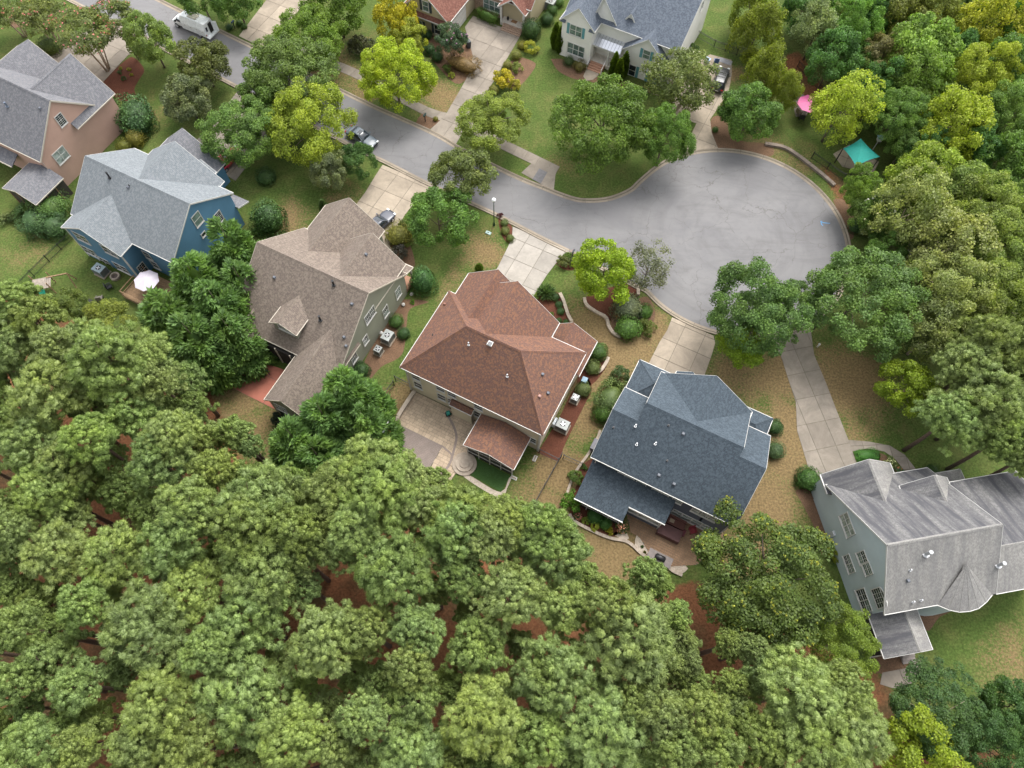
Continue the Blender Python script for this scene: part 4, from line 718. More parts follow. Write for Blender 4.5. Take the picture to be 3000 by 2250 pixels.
MB().box((-.6, 0, 2.5), (1.5, 1.0, .1)).build('roof_hatch', plain('cream_hatch', (.5, .47, .38), .6), van)
for s in (-1, 1):
    MB().beam((-3, s*.78, 2.5), (1.2, s*.78, 2.5), .06, .06).build('roof_rail', WP, van)
    for k in range(4): MB().box((-2.6+k*1.05, s*1.09, 1.2), (.95, .03, .75)).build('compartment_door', WP, van); MB().box((-2.6+k*1.05, s*1.11, 1.35), (.12, .03, .06)).build('latch', BLACK, van)
MB().box((-3.3, 0, .5), (.55, 2.1, .14)).build('rear_step', WP, van); MB().box((-3.06, -.35, 1.4), (.06, .8, 1.5)).build('door_opening', DARK, van)
MB().box((-3.07, .55, 1.55), (.05, .3, .65)).build('rear_window', GLASS, van); dr = MB().box((-3.45, -.8, 1.4), (.75, .06, 1.6), rz=.5).build('rear_door', WP, van); MB().box((-3.45, -.84, 1.65), (.4, .08, .6), rz=.5).build('pane', GLASS, dr)
for x_ in (2.55, -1.7):
    for s in (-1, 1): wheel(van, x_, s*.88, .39, .26 if x_ > 0 else .36)
for s in (-1, 1): MB().box((-3.07, s*.95, .85), (.06, .12, .2)).build('tail_light', plain('red_lamp', (.35, .01, .01)), van)

# ================================================================ STREET FURNITURE AND GARDEN THINGS
def thing(name, key, x, y, label, cat, rz=0, group=None, z=.02):
    u, v = Z[key](x, y) if key else (x, y); p = P(u, v, z); return empty(name, (p[0], p[1], z), rz, label, cat, group)
r = thing('street_lamp', 'b1', 2055, 285, 'dark green street lamp with white globe at the kerb', 'street lamp'); GRN = plain('dark_green_metal', (.01, .05, .03), .4, .3)
MB().tube([(0, 0, 0), (0, 0, .15), (0, 0, .5), (0, 0, .55), (0, 0, 4.6)], [.16, .16, .1, .07, .045], 10).build('post', GRN, r); MB().tube([(0, 0, 4.6), (0, 0, 4.75)], [.12, .16], 12).build('collar', GRN, r)
MB().tube([(0, 0, 4.75), (0, 0, 4.85), (0, 0, 5.0), (0, 0, 5.15), (0, 0, 5.25)], [.15, .25, .28, .2, .05], 14).build('globe', plain('white_globe', (.75, .77, .78), .2), r, smooth=True)
def mailbox(key, x, y, label, rz, c):
    r = thing('mailbox', key, x, y, label, 'mailbox', rz); MB().beam((0, 0, 0), (0, 0, 1.1), .1, .1).build('post', BLACK, r); MB().beam((-.05, 0, .8), (.3, 0, 1.05), .06, .06).build('brace', BLACK, r)
    V, F = loft([(-.28, .1, 1.1, 1.36, .2), (.3, .1, 1.1, 1.36, .2)], 12, 2.6); o = mesh_obj('box', V, F, PLASTIC, r, smooth=False); o.color = c; MB().box((.1, .11, 1.3), (.12, .02, .1)).build('flag', plain('red_lamp', (.35, .01, .01)), r)
mailbox('a1', 1462, 1050, 'dark green mailbox in the brown bed below the yellow-green tree', math.radians(65), (.02, .06, .055, 1)); mailbox('b2', 522, 560, 'dark mailbox above the shrubs beside the red roofed house driveway', math.radians(65), (.02, .035, .05, 1)); mailbox('a0', 2030, 250, 'blue mailbox beside the round shrubs at the top edge', math.radians(65), (.03, .07, .15, 1)); mailbox('b3', 385, 1195, 'black mailbox between the dark trees at the cul-de-sac', math.radians(20), (.02, .02, .022, 1))
r = thing('storm_drain', 'a1', 1905, 1350, 'rusty storm drain inlet in the kerb of the street', 'drain', YS); MB().box((0, 0, .07), (1.0, .6, .14)).build('frame', plain('rust', (.10, .045, .03), .8), r)
for k in range(7): MB().box((-.42+k*.14, 0, .15), (.05, .5, .03)).build('grate_bar', BLACK, r)
def ac_unit(key, x, y, label, rz, big=True, c=(.30, .32, .31)):
    r = thing('air_conditioner', key, x, y, label, 'air conditioner', rz); hh = 1.05 if big else .85; w_, d_ = (1.35, 1.1) if big else (.78, .78); cm = plain(f'ac_grey_{c[0]}', c, .5)
    MB().box((0, 0, .06), (w_+.25, d_+.25, .12)).build('pad', KERB, r); MB().box((0, 0, .12+hh/2-.03), (w_*.97, d_*.97, hh-.06)).build('cabinet', plain('ac_louvre', (.17, .18, .18), .5, .3), r); MB().box((0, 0, .12+hh), (w_, d_, .06)).build('top_panel', cm, r)
    fo = MB().disc((0, 0, .15+hh), .32 if big else .3, .03).build('fan_guard', BLACK, r)
    for k in range(4): t = k*math.pi/2+.4; MB().beam((0, 0, .185+hh), (.27*math.cos(t), .27*math.sin(t), .185+hh), .12, .01).build('fan_blade', STEEL, fo)
    for s in (-1, 1):
        for q in (-1, 1): MB().box((s*w_*.49, q*d_*.49, .12+hh/2), (.06, .06, hh)).build('corner_post', cm, r)
    return r
RH = math.radians(-25)
ac_unit('b0', 890, 700, 'large pale blue package air conditioner behind the blue house', RH, c=(.27, .34, .36)); r = ac_unit('b1', 1145, 1275, 'large tan package air conditioner with white duct by the sage wall', RH+math.pi/2); MB().tube([(.1, .55, .7), (.1, .95, .7), (.1, 1.1, .75)], .22, 12).build('duct', WHITE, r)
ac_unit('b1', 1062, 1385, 'small grey air conditioner beside the sage green wall', RH, False); r = ac_unit('c2', 432, 375, 'large package air conditioner on red mulch by the cream wall', RH); MB().box((-.95, 0, .5), (.6, .9, .9), tx=.4).build('duct', plain('duct_white', (.6, .65, .68), .4), r)
ac_unit('c2', 540, 140, 'small grey air conditioner under the round shrub on red mulch', RH, False); ac_unit(None, 1612, 24, 'package air conditioner beside the tan house at the top edge', RH)
r = thing('generator', 'c2', 712, 540, 'grey metal generator cabinet along the left wall of the slate house', 'generator', RH+math.pi/2); MB().box((0, 0, .4), (1.3, .7, .8)).build('cabinet', plain('gen_grey', (.12, .115, .13), .5), r); MB().box((0, 0, .83), (1.36, .76, .07), tx=.95, ty=.9).build('lid', plain('gen_grey', (.12, .115, .13)), r); MB().box((.67, 0, .45), (.04, .5, .4)).build('louvre', BLACK, r)
# fences of black metal pickets
def fence(key, pts, label, h=1.25):
    q = np.array(W(PL(key, pts))); root = empty('metal_fence', (*q[0], .01), label=label, cat='fence'); q = q-q[0]
    for i in range(len(q)-1):
        d = q[i+1]-q[i]; L_ = np.linalg.norm(d); n = max(1, int(round(L_/2.3)))
        for k in range(n+(i == len(q)-2)): p = q[i]+d*k/n; mb = MB(); mb.beam((*p, -.02), (*p, h+.08), .07, .07); mb.box((*p, h+.1), (.09, .09, .04)); mb.build('post', BLACK, root)
        for z_ in (.2, h-.18, h-.02): MB().beam((*q[i], z_), (*q[i+1], z_), .03, .04).build('rail', BLACK, root)
        mb = MB()
        for k in range(int(L_/.13)): p = q[i]+d*(k+.5)*.13/L_; mb.beam((*p, .06), (*p, h), .018, .018)
        tag(mb.build('pickets', BLACK, root), kind='stuff')
fence('c2', [(235, 592), (395, 672)], 'short black picket fence from the cream house to the corner post'); fence('c2', [(425, 625), (200, 1030)], 'long black fence running to the wood between the two back lawns'); fence('c2', [(440, 640), (600, 712)], 'short black picket fence across the dry side lawn')
fence('c1', [(1195, 10), (1060, 190)], 'dark fence between the sage and the cream house'); fence('b1', [(1205, 1625), (1335, 1690)], 'short dark fence meeting the back corner of the cream house'); fence('b0', [(640, 400), (430, 600), (170, 860)], 'long black fence behind the blue house lawn')
fence('a2', [(1585, 320), (1740, 410), (1935, 480)], 'black fence behind the black car at the white house'); fence('a3', [(370, 1370), (640, 1560)], 'black fence above the curved stone wall'); fence('a3', [(250, 580), (450, 800)], 'dark fence at the foot of the wood at top right', 1.1)
# basketball hoops
def hoop(key, x, y, label, rz, tilt=0):
    r = thing('basketball_hoop', key, x, y, label, 'basketball hoop', rz); MB().box((-.3, 0, .12), (1.0, .75, .24), tx=.8, ty=.8).build('base', BLACK, r); MB().tube([(-.4, 0, .2), (-.1, 0, 3.3)], .06, 8).build('pole', BLACK, r)
    for s in (-1, 1): MB().beam((-.2, s*.15, 2.4), (.45, s*.15, 3.3), .04, .04).build('arm', BLACK, r)
    bo = MB().box((.5, 0, 3.45), (.05, 1.6, 1.0)).build('backboard', plain('board_pale', (.6, .62, .64), .2), r); mb = MB()
    for s in (-1, 1): mb.beam((.5, s*.8, 2.95), (.5, s*.8, 3.95), .06, .05); mb.beam((.5, -.8, 3.45+s*.5), (.5, .8, 3.45+s*.5), .06, .05)
    mb.build('board_frame', WHITE, bo); mb = MB()
    for k in range(14): t0, t1 = 2*math.pi*k/14, 2*math.pi*(k+1)/14; mb.beam((.82+.23*math.cos(t0), .23*math.sin(t0), 3.05), (.82+.23*math.cos(t1), .23*math.sin(t1), 3.05), .03, .03)
    mb.build('rim', plain('rim_red', (.5, .06, .03), .4), r); mb = MB()
    for k in range(10): t = 2*math.pi*k/10; mb.beam((.82+.22*math.cos(t), .22*math.sin(t), 3.04), (.82+.13*math.cos(t+.3), .13*math.sin(t+.3), 2.65), .012, .012)
    mb.build('net', WHITE, r)
hoop('c1', 1120, 470, 'basketball hoop facing the paved patio beside the tall evergreen', math.radians(-25)); hoop(None, 659, 1095, 'basketball hoop on the red patio under the tall evergreen', math.radians(-25))
# goal frame on the red patio
r = thing('goal_frame', None, 772, 1090, 'thin dark goal frame standing on the red patio', 'goal', math.radians(-25)); mb = MB()
for a_, b_ in (((-.9, 0, 0), (-.9, 0, 1.2)), ((.9, 0, 0), (.9, 0, 1.2)), ((-.9, 0, 1.2), (.9, 0, 1.2)), ((-.9, .7, 0), (.9, .7, 0)), ((-.9, 0, 0), (-.9, .7, 0)), ((.9, 0, 0), (.9, .7, 0))): MB().beam(a_, b_, .05, .05).build('bar', plain('navy_bar', (.02, .03, .06), .5), r)
# deck, umbrella, chairs, fire pit, playset behind the blue house
r = thing('wooden_deck', None, 425, 850, 'brown wooden deck with railing behind the blue house', 'deck', H2.yaw, z=0)
for k in range(24): MB().box((-1.2+k*.2, 0, .8), (.185, 4.2, .05)).build('deck_board', WOOD, r)
for x_, y_ in ((-1.2, -2), (3.3, -2), (-1.2, 2), (3.3, 2)): MB().beam((x_, y_, 0), (x_, y_, 1.75), .12, .12).build('post', WOOD, r)
for z_ in (1.1, 1.7): MB().beam((-1.2, -2, z_), (3.3, -2, z_), .08, .1).build('rail', WOOD, r); MB().beam((-1.2, -2, z_), (-1.2, .6, z_), .08, .1).build('rail', WOOD, r)
MB().box((1, -2.02, .45), (4.6, .06, .7)).build('skirt', WOOD, r)
for i in range(3): MB().box((-1.65-.3*i, 1.4, .6-.2*i), (.3, 1.2, .05)).build('stair_tread', WOOD, r)
def parasol(key, x, y, label, c, rad=1.4, hh=2.4, z=.0):
    r = thing('parasol', key, x, y, label, 'parasol', z=z); MB().tube([(0, 0, 0), (0, 0, hh)], .03, 8).build('pole', STEEL, r); MB().disc((0, 0, 0), .28, .1).build('base', BLACK, r); V = [(0, 0, hh+.45)]; n = 8
    for k in range(n): t = 2*math.pi*k/n; V.append((rad*math.cos(t), rad*math.sin(t), hh))
    for k in range(n): t = 2*math.pi*(k+.5)/n; V.append((rad*.9*math.cos(t), rad*.9*math.sin(t), hh-.02))
    o = mesh_obj('canopy', V, [(0, 1+k, 9+k) for k in range(n)]+[(0, 9+k, 1+(k+1) % n) for k in range(n)], PLASTIC, r); o.color = c; sf = o.modifiers.new('s', 'SOLIDIFY'); sf.thickness = .02
    for k in range(n): t = 2*math.pi*k/n; MB().beam((0, 0, hh+.4), (rad*math.cos(t), rad*math.sin(t), hh-.02), .02, .02).build('rib', STEEL, r)
parasol(None, 452, 850, 'white patio parasol on the wooden deck', (.5, .46, .52, 1), 1.5, 2.1, .825); parasol('a3', 300, 1010, 'pink patio parasol under the trees at top right', (.62, .12, .30, 1), 1.7, 2.4)
def chair(key, x, y, label, c, rz, name='garden_chair', low=False):
    r = thing(name, key, x, y, label, 'chair', rz); s_ = .38
    for nm, cc, dd in (('seat', (0, 0, s_), (.62, .62, .08)), ('backrest', (-.34, 0, .72), (.08, .64, .7)), ('armrest', (0, .34, .58), (.6, .1, .06)), ('armrest', (0, -.34, .58), (.6, .1, .06)), ('leg', (.26, .28, .19), (.07, .07, .36)), ('leg', (.26, -.28, .19), (.07, .07, .36)), ('leg', (-.26, .28, .19), (.07, .07, .36)), ('leg', (-.26, -.28, .19), (.07, .07, .36))):
        o = MB().box(cc, dd).build(nm, PLASTIC, r); o.color = c
    return r
chair('b0', 955, 830, 'black lawn chair beside the round fire pit', (.018, .018, .02, 1), .6); chair('b0', 785, 960, 'black lawn chair at the edge of the wood', (.02, .02, .02, 1), 1.1); chair('b0', 875, 930, 'tan lawn chair on the grass behind the blue house', (.17, .15, .12, 1), 1.8); chair('c2', 1552, 1270, 'dark red wooden armchair on the brown paved patio', (.22, .02, .03, 1), math.radians(-75))
chair('a3', 260, 985, 'tan chair at the table under the pink parasol', (.2, .15, .1, 1), .4); chair('a3', 285, 1030, 'black chair in front of the pink parasol', (.02, .02, .02, 1), 1.4); chair('a2', 1682, 535, 'white and blue folding chair near the black car', (.35, .5, .75, 1), 1.0); chair('a2', 1760, 545, 'dark blue folding chair near the black car', (.03, .08, .2, 1), 1.4)
r = thing('fire_pit', 'b0', 1000, 735, 'round stone fire pit on the lawn behind the blue house', 'fire pit')
for c in range(2):
    for k in range(12): t = 2*math.pi*(k+.5*c)/12; MB().box((.48*math.cos(t), .48*math.sin(t), .1+.18*c), (.2, .24, .17), rz=t).build('stone', STONEW, r)
MB().disc((0, 0, .02), .4, .1).build('ash_bed', plain('ash', (.12, .09, .08), .9), r)
r = thing('playset', 'b0', 410, 840, 'wooden playset with green slide at the edge of the wood', 'playset', .3)
for x_, y_ in ((-1, -.8), (1, -.8), (-1, .8), (1, .8)): MB().beam((x_, y_, 0), (x_, y_, 2.2), .1, .1).build('post', WOOD, r)
for k in range(9): MB().box((-.95+k*.24, 0, 1.3), (.22, 1.6, .05)).build('platform_board', plain('weathered_wood', (.26, .22, .18), .9, var=.3), r)
MB().beam((1, 0, 2.2), (3.4, 0, 2.2), .12, .12).build('swing_beam', WOOD, r); MB().beam((3.4, -.7, 0), (3.4, 0, 2.2), .1, .1).build('leg', WOOD, r); MB().beam((3.4, .7, 0), (3.4, 0, 2.2), .1, .1).build('leg', WOOD, r)
MB().add([(-.35, -.9, 1.3), (.35, -.9, 1.3), (.35, -3.0, .1), (-.35, -3.0, .1)], [(0, 1, 2, 3), (3, 2, 1, 0)]).build('slide', plain('slide_green', (.01, .25, .16), .35), r)
# slate house patio: covered table, bench, lounger, grill
CO = plain('brown_cover', (.095, .04, .038), .7)
r = thing('covered_table', 'c2', 1350, 1290, 'long patio table under a brown cover', 'table', H5.yaw); MB().box((0, 0, .42), (2.5, 1.35, .84), tx=.97, ty=.95).build('cover', CO, r); MB().box((0, 0, .845), (2.35, 1.2, .04)).build('tabletop', CO, r)
r = thing('covered_sofa', 'c2', 1410, 1205, 'garden sofa under a red brown cover behind the covered table', 'sofa', H5.yaw); MB().box((0, 0, .3), (1.9, .95, .6)).build('cover', plain('red_brown_cover', (.12, .045, .035), .75), r); MB().box((0, .4, .55), (1.9, .25, .5)).build('back_cover', plain('red_brown_cover', (.12, .045, .035)), r); MB().box((-.5, -.05, .63), (.5, .4, .08)).build('cushion', PAVER, r)
r = thing('footstool', 'c2', 1465, 1285, 'small dark red stool beside the covered table', 'stool', H5.yaw); MB().box((0, 0, .34), (.6, .75, .12)).build('seat', plain('maroon', (.11, .015, .025), .6), r)
for x_ in (-.25, .25):
    for y_ in (-.3, .3): MB().box((x_, y_, .15), (.06, .06, .3)).build('leg', plain('maroon', (.11, .015, .025)), r)
r = thing('lounge_chair', 'c2', 1645, 1310, 'pale metal lounge chair at the edge of the oak', 'lounge chair', H5.yaw+1.2)
for k in range(9): MB().box((-.7+k*.18, 0, .38+max(0, (k-5))*.06), (.1, .6, .03)).build('slat', STEEL, r)
for s in (-1, 1): MB().beam((-.85, s*.33, .36), (.85, s*.33, .42), .05, .05).build('side_rail', STEEL, r); MB().box((-.7, s*.3, .17), (.05, .05, .34)).build('leg', STEEL, r); MB().box((.6, s*.3, .17), (.05, .05, .34)).build('leg', STEEL, r)
r = thing('grill_island', 'c2', 1262, 1515, 'stone island with a black covered grill at the patio edge', 'grill', H5.yaw)
for c in range(4):
    for k in range(5): MB().box((-.96+k*.48+(.1 if c % 2 else 0), 0, .12+c*.2), (.45, .95, .19)).build('stone_block', plain('island_stone', (.2, .16, .13), .9, var=.4), r)
MB().box((0, 0, .86), (2.6, 1.1, .08)).build('counter', plain('counter_grey', (.16, .135, .125), .7), r); V, F = loft([(-.55, .2, .9, 1.15, .3), (-.45, .32, .9, 1.32, .3), (.45, .32, .9, 1.32, .3), (.55, .2, .9, 1.15, .3)], 12, 2.6); mesh_obj('grill', V, F, BLACK, r, smooth=True)
# sun sail, bird house
cor = [P(*Z['a3'](*q), hh) for q, hh in (((800, 1195), 3.0), ((966, 1355), 2.7), ((760, 1437), 2.7), ((648, 1282), 2.7))]; ctr = P(*Z['a3'](800, 1278), 3.4); r = empty('shade_canopy', (ctr[0], ctr[1], 0), 0, 'teal pyramid shade canopy beside the curved stone wall', 'canopy'); o0 = np.array([ctr[0], ctr[1], 0]); V = []; F = []; n = 8
for i in range(4):
    for k in range(n):
        t = k/n; e = cor[i]*(1-t)+cor[(i+1) % 4]*t; mid = (cor[i]+cor[(i+1) % 4])/2; e = e+(ctr-mid)*np.array([1, 1, 0])*.35*t*(1-t); V.append(e-o0)
V.append(ctr-o0); cv = mesh_obj('canopy', V, [(i, (i+1) % 32, 32) for i in range(32)], plain('teal_fabric', (.008, .25, .21), .7, var=.08), r); sf = cv.modifiers.new('s', 'SOLIDIFY'); sf.thickness = .02
for c in cor: MB().beam((c-o0)*[1, 1, 0], c-o0, .1, .1).build('post', BLACK, r)
paved('patio', W(PL('a3', [(560, 1330), (700, 1250), (960, 1400), (880, 1540), (720, 1460), (640, 1440)])), YS, grid(2, 2), DRIVE)
paved('patio', W(PL('a3', [(200, 840), (300, 815), (390, 890), (330, 1000), (240, 1010)])), YS, grid(2, 2), DRIVEG)
r = thing('bird_house', 'a3', 905, 1290, 'white bird house on a post beside the teal canopy', 'bird house'); MB().beam((0, 0, 0), (0, 0, 1.7), .09, .09).build('post', WHITE, r); MB().box((0, 0, 2.0), (.55, .55, .6)).build('box', WHITE, r); MB().box((0, 0, 2.42), (.85, .85, .3), tx=.1, ty=.1).build('roof', plain('bird_roof', (.15, .25, .3), .5), r)
# bins, pots, small items
def bin_(key, x, y, label, c, rz):
    r = thing('wheeled_bin', key, x, y, label, 'bin', rz); o = MB().box((0, 0, .5), (.5, .55, 1.0), tx=1.2, ty=1.2).build('body', PLASTIC, r); o.color = c; o = MB().box((0, 0, 1.04), (.66, .72, .09), tx=.9, ty=.9).build('lid', PLASTIC, r); o.color = tuple(x*1.4 for x in c[:3])+(1,)
    for s in (-1, 1): MB().tube([(s*.3, .25, .12), (s*.36, .25, .12)], .12, 12).build('wheel', RUBBER, r)
bin_(None, 1373, 138, 'dark bin standing beside the brown hedge on the drive', (.03, .035, .04, 1), .4); bin_('b2', 618, 1650, 'blue grey bin behind the round shrub by the cream wall', (.12, .2, .26, 1), -.4)
r = thing('hose_reel', 'c1', 1660, 262, 'green hose reel cart on the paved patio', 'hose reel', .4); MB().box((0, 0, .2), (.6, .5, .1)).build('frame', BLACK, r); MB().tube([(-.2, 0, .45), (.2, 0, .45)], .27, 14).build('reel', plain('hose_teal', (.01, .2, .15), .5), r)
for s in (-1, 1): MB().beam((s*.25, 0, .1), (s*.25, 0, .9), .05, .05).build('handle', BLACK, r)
r = thing('bicycle', 'c1', 1705, 250, 'small bicycle leaning against the cream wall by the hose reel', 'bicycle', .9)
for x_ in (-.4, .4):
    mb = MB(); 
    for k in range(16): t0, t1 = 2*math.pi*k/16, 2*math.pi*(k+1)/16; mb.beam((x_+.27*math.cos(t0), 0, .28+.27*math.sin(t0)), (x_+.27*math.cos(t1), 0, .28+.27*math.sin(t1)), .035, .035, up=(0, 1, 0))
    mb.build('wheel', RUBBER, r)
mb = MB(); [mb.beam(a_, b_, .03, .03) for a_, b_ in (((-.4, 0, .28), (-.1, 0, .6)), ((-.1, 0, .6), (.3, 0, .62)), ((.3, 0, .62), (0, 0, .3)), ((0, 0, .3), (-.4, 0, .28)), ((0, 0, .3), (-.1, 0, .75)), ((.4, 0, .28), (.28, 0, .85)))]; mb.build('frame', GRN, r); MB().box((-.1, 0, .78), (.25, .12, .05)).build('saddle', BLACK, r); MB().beam((.28, -.22, .87), (.28, .22, .87), .03, .03).build('handlebar', STEEL, r)
def splash(key, x, y, label, rz): r = thing('splash_block', key, x, y, label, 'splash block', rz); MB().box((0, 0, .05), (.75, .35, .1), tx=.9).build('tray', WHITE, r); MB().box((0, 0, .11), (.6, .2, .02)).build('channel', KERB, r)
splash('c2', 198, 640, 'white splash block below the cream house corner', 1.2); splash('c2', 15, 808, 'white splash block below the screened porch', -.4)
r = thing('utility_box', 'b1', 2005, 352, 'flat pale green utility box on the lawn near the street lamp', 'utility box', YS); MB().box((0, 0, .05), (.75, .45, .1), tx=.9, ty=.9).build('lid', plain('pale_green', (.33, .45, .42), .6), r); MB().box((0, 0, .105), (.2, .1, .02)).build('handle', BLACK, r)
r = thing('garden_lamp', 'b3', 425, 1335, 'white bollard lamp in the dry lawn beside the long drive', 'garden lamp'); MB().tube([(0, 0, 0), (0, 0, .6)], .08, 10).build('post', WHITE, r); MB().tube([(0, 0, .6), (0, 0, .75)], [.14, .1], 10).build('cap', WHITE, r)
r = thing('fire_hydrant', 'a2', 1118, 795, 'small red hydrant at the foot of the white house', 'hydrant'); RD = plain('hydrant_red', (.5, .02, .03), .4); MB().tube([(0, 0, 0), (0, 0, .1), (0, 0, .12), (0, 0, .55), (0, 0, .7)], [.2, .2, .14, .14, .05], 12).build('barrel', RD, r); MB().tube([(-.24, 0, .42), (.24, 0, .42)], .07, 8).build('nozzle', RD, r)
r = thing('sandpit_mat', 'a2', 1842, 532, 'grey doormat-like plate on the drive behind the black car', 'mat', RH); MB().box((0, 0, .045), (1.9, .9, .03)).build('plate', plain('mat_grey', (.26, .26, .28), .8), r)
r = thing('flower_pot', 'c3', 1118, 745, 'terracotta pot with plant beside the curved path', 'flower pot'); MB().tube([(0, 0, 0), (0, 0, .5)], [.2, .32], 14).build('pot', plain('terracotta', (.42, .17, .07), .8), r)
for x, y, lb in ((1272, 975, 'pale garden rock at the corner of the sage wall'), (1345, 885, 'small white garden stone below the front porch')):
    u, v = Z['b1'](x, y); p = P(u, v, .02); me = bmesh.new(); bmesh.ops.create_icosphere(me, subdivisions=2, radius=.24)
    for vv_ in me.verts: vv_.co *= 1+random.uniform(-.15, .15); vv_.co.z = vv_.co.z*.7+.15
    d_ = bpy.data.meshes.new('rock'); me.to_mesh(d_); me.free(); d_.materials.append(plain('rock_grey', (.42, .4, .37), .9, var=.4)); o = bpy.data.objects.new('garden_rock', d_); o.location = p; link(o); tag(o, lb, 'rock')
# ================================================================ VEGETATION
def unit(a): return a/np.maximum(np.linalg.norm(a, axis=1, keepdims=True), 1e-9)
def quad_mesh(name, pos, ax, side, ln, wd, rnd, mat, extra=None):
    """rhombic leaves: pos centre, ax long axis, side short axis"""
    n = len(pos); a = ax*np.reshape(ln, (-1, 1))*.5; b = side*np.reshape(wd, (-1, 1))*.5
    V = np.stack([pos-a, pos-b*1.0+a*.1, pos+a, pos+b*1.0+a*.1], 1).reshape(-1, 3); return raw_mesh(name, V, 4, n, np.repeat(rnd, 4), mat, extra)
def raw_mesh(name, V, k, n, rnd, mat, extra=None):
    V = np.asarray(V, np.float32); nv = len(V); loops = np.arange(nv, dtype=np.int32); starts = np.arange(0, n*k, k, dtype=np.int32); tot = np.full(n, k, np.int32)
    if extra is not None:
        EV, EF = extra; EV = np.asarray(EV, np.float32); ef = np.asarray(EF, np.int32); V = np.concatenate([V, EV]); loops = np.concatenate([loops, (ef+nv).ravel()]); starts = np.concatenate([starts, n*k+np.arange(len(ef))*3]).astype(np.int32); tot = np.concatenate([tot, np.full(len(ef), 3)]).astype(np.int32); rnd = np.concatenate([rnd, np.full(len(EV), .3)])
    me = bpy.data.meshes.new(name); me.vertices.add(len(V)); me.vertices.foreach_set('co', V.ravel()); me.loops.add(len(loops)); me.loops.foreach_set('vertex_index', loops); me.polygons.add(len(starts)); me.polygons.foreach_set('loop_start', starts); me.polygons.foreach_set('loop_total', tot)
    me.update(calc_edges=True); me.validate(); at = me.attributes.new('rnd', 'FLOAT', 'POINT'); at.data.foreach_set('value', np.asarray(rnd, np.float32)); me.materials.append(mat); return me
def rdirs(n, zmin=-1.): z = rng.uniform(zmin, 1, n); t = rng.uniform(0, 2*np.pi, n); q = np.sqrt(1-z*z); return np.c_[q*np.cos(t), q*np.sin(t), z]
def core(r, vz, zmin=-1., sub=2):
    bm = bmesh.new(); bmesh.ops.create_icosphere(bm, subdivisions=sub, radius=1); V = [(v.co.x*r*(1+random.uniform(-.06, .06)), v.co.y*r*(1+random.uniform(-.06, .06)), max(zmin, v.co.z)*vz) for v in bm.verts]; F = [[v.index for v in f.verts] for f in bm.faces]; bm.free(); return V, F
def crown(name, n, ncl, size, vz=.8, rc=(.17, .33), fill=.25, airy=0., zmin=-.45, shape='round', mat=None):
    d = rdirs(ncl, zmin); rad = rng.uniform(.58, .84, ncl); rad[rng.random(ncl) < fill] *= rng.uniform(.3, .8); c = d*rad[:, None]
    # irregular outline: two or three big lobes
    for _ in range(3): l = rdirs(1, -.1)[0]; c *= (1+.22*np.clip((unit(c)@l-.55)/.45, 0, 1))[:, None]
    if shape == 'vase': c[:, :2] *= (.55+.45*np.clip((c[:, 2]+.8)/1.2, 0, 1))[:, None]
    if shape == 'cone': c[:, :2] *= np.clip(1.15-.75*(c[:, 2]+.6)/1.5, .15, 1.2)[:, None]
    r_ = rng.uniform(*rc, ncl); k = rng.choice(ncl, n, p=r_**2/np.sum(r_**2)); dl = unit(rdirs(n)+unit(c)[k]*.55+np.array([0, 0, .35])); pos = c[k]+dl*(r_[k]*rng.uniform(.55, 1.08+airy, n))[:, None]; pos[:, 2] *= vz
    nr = unit(dl*.7+rng.normal(0, .55, (n, 3))+np.array([0, 0, .35])); ax = unit(np.cross(nr, rng.normal(0, 1, (n, 3)))); sd_ = np.cross(nr, ax); s = size*rng.uniform(.65, 1.4, n); cr = rng.random(ncl)
    return quad_mesh(name, pos, ax, sd_, s*1.25, s*.85, np.clip(.3*cr[k]+.7*rng.random(n), 0, 1), mat or LEAF)
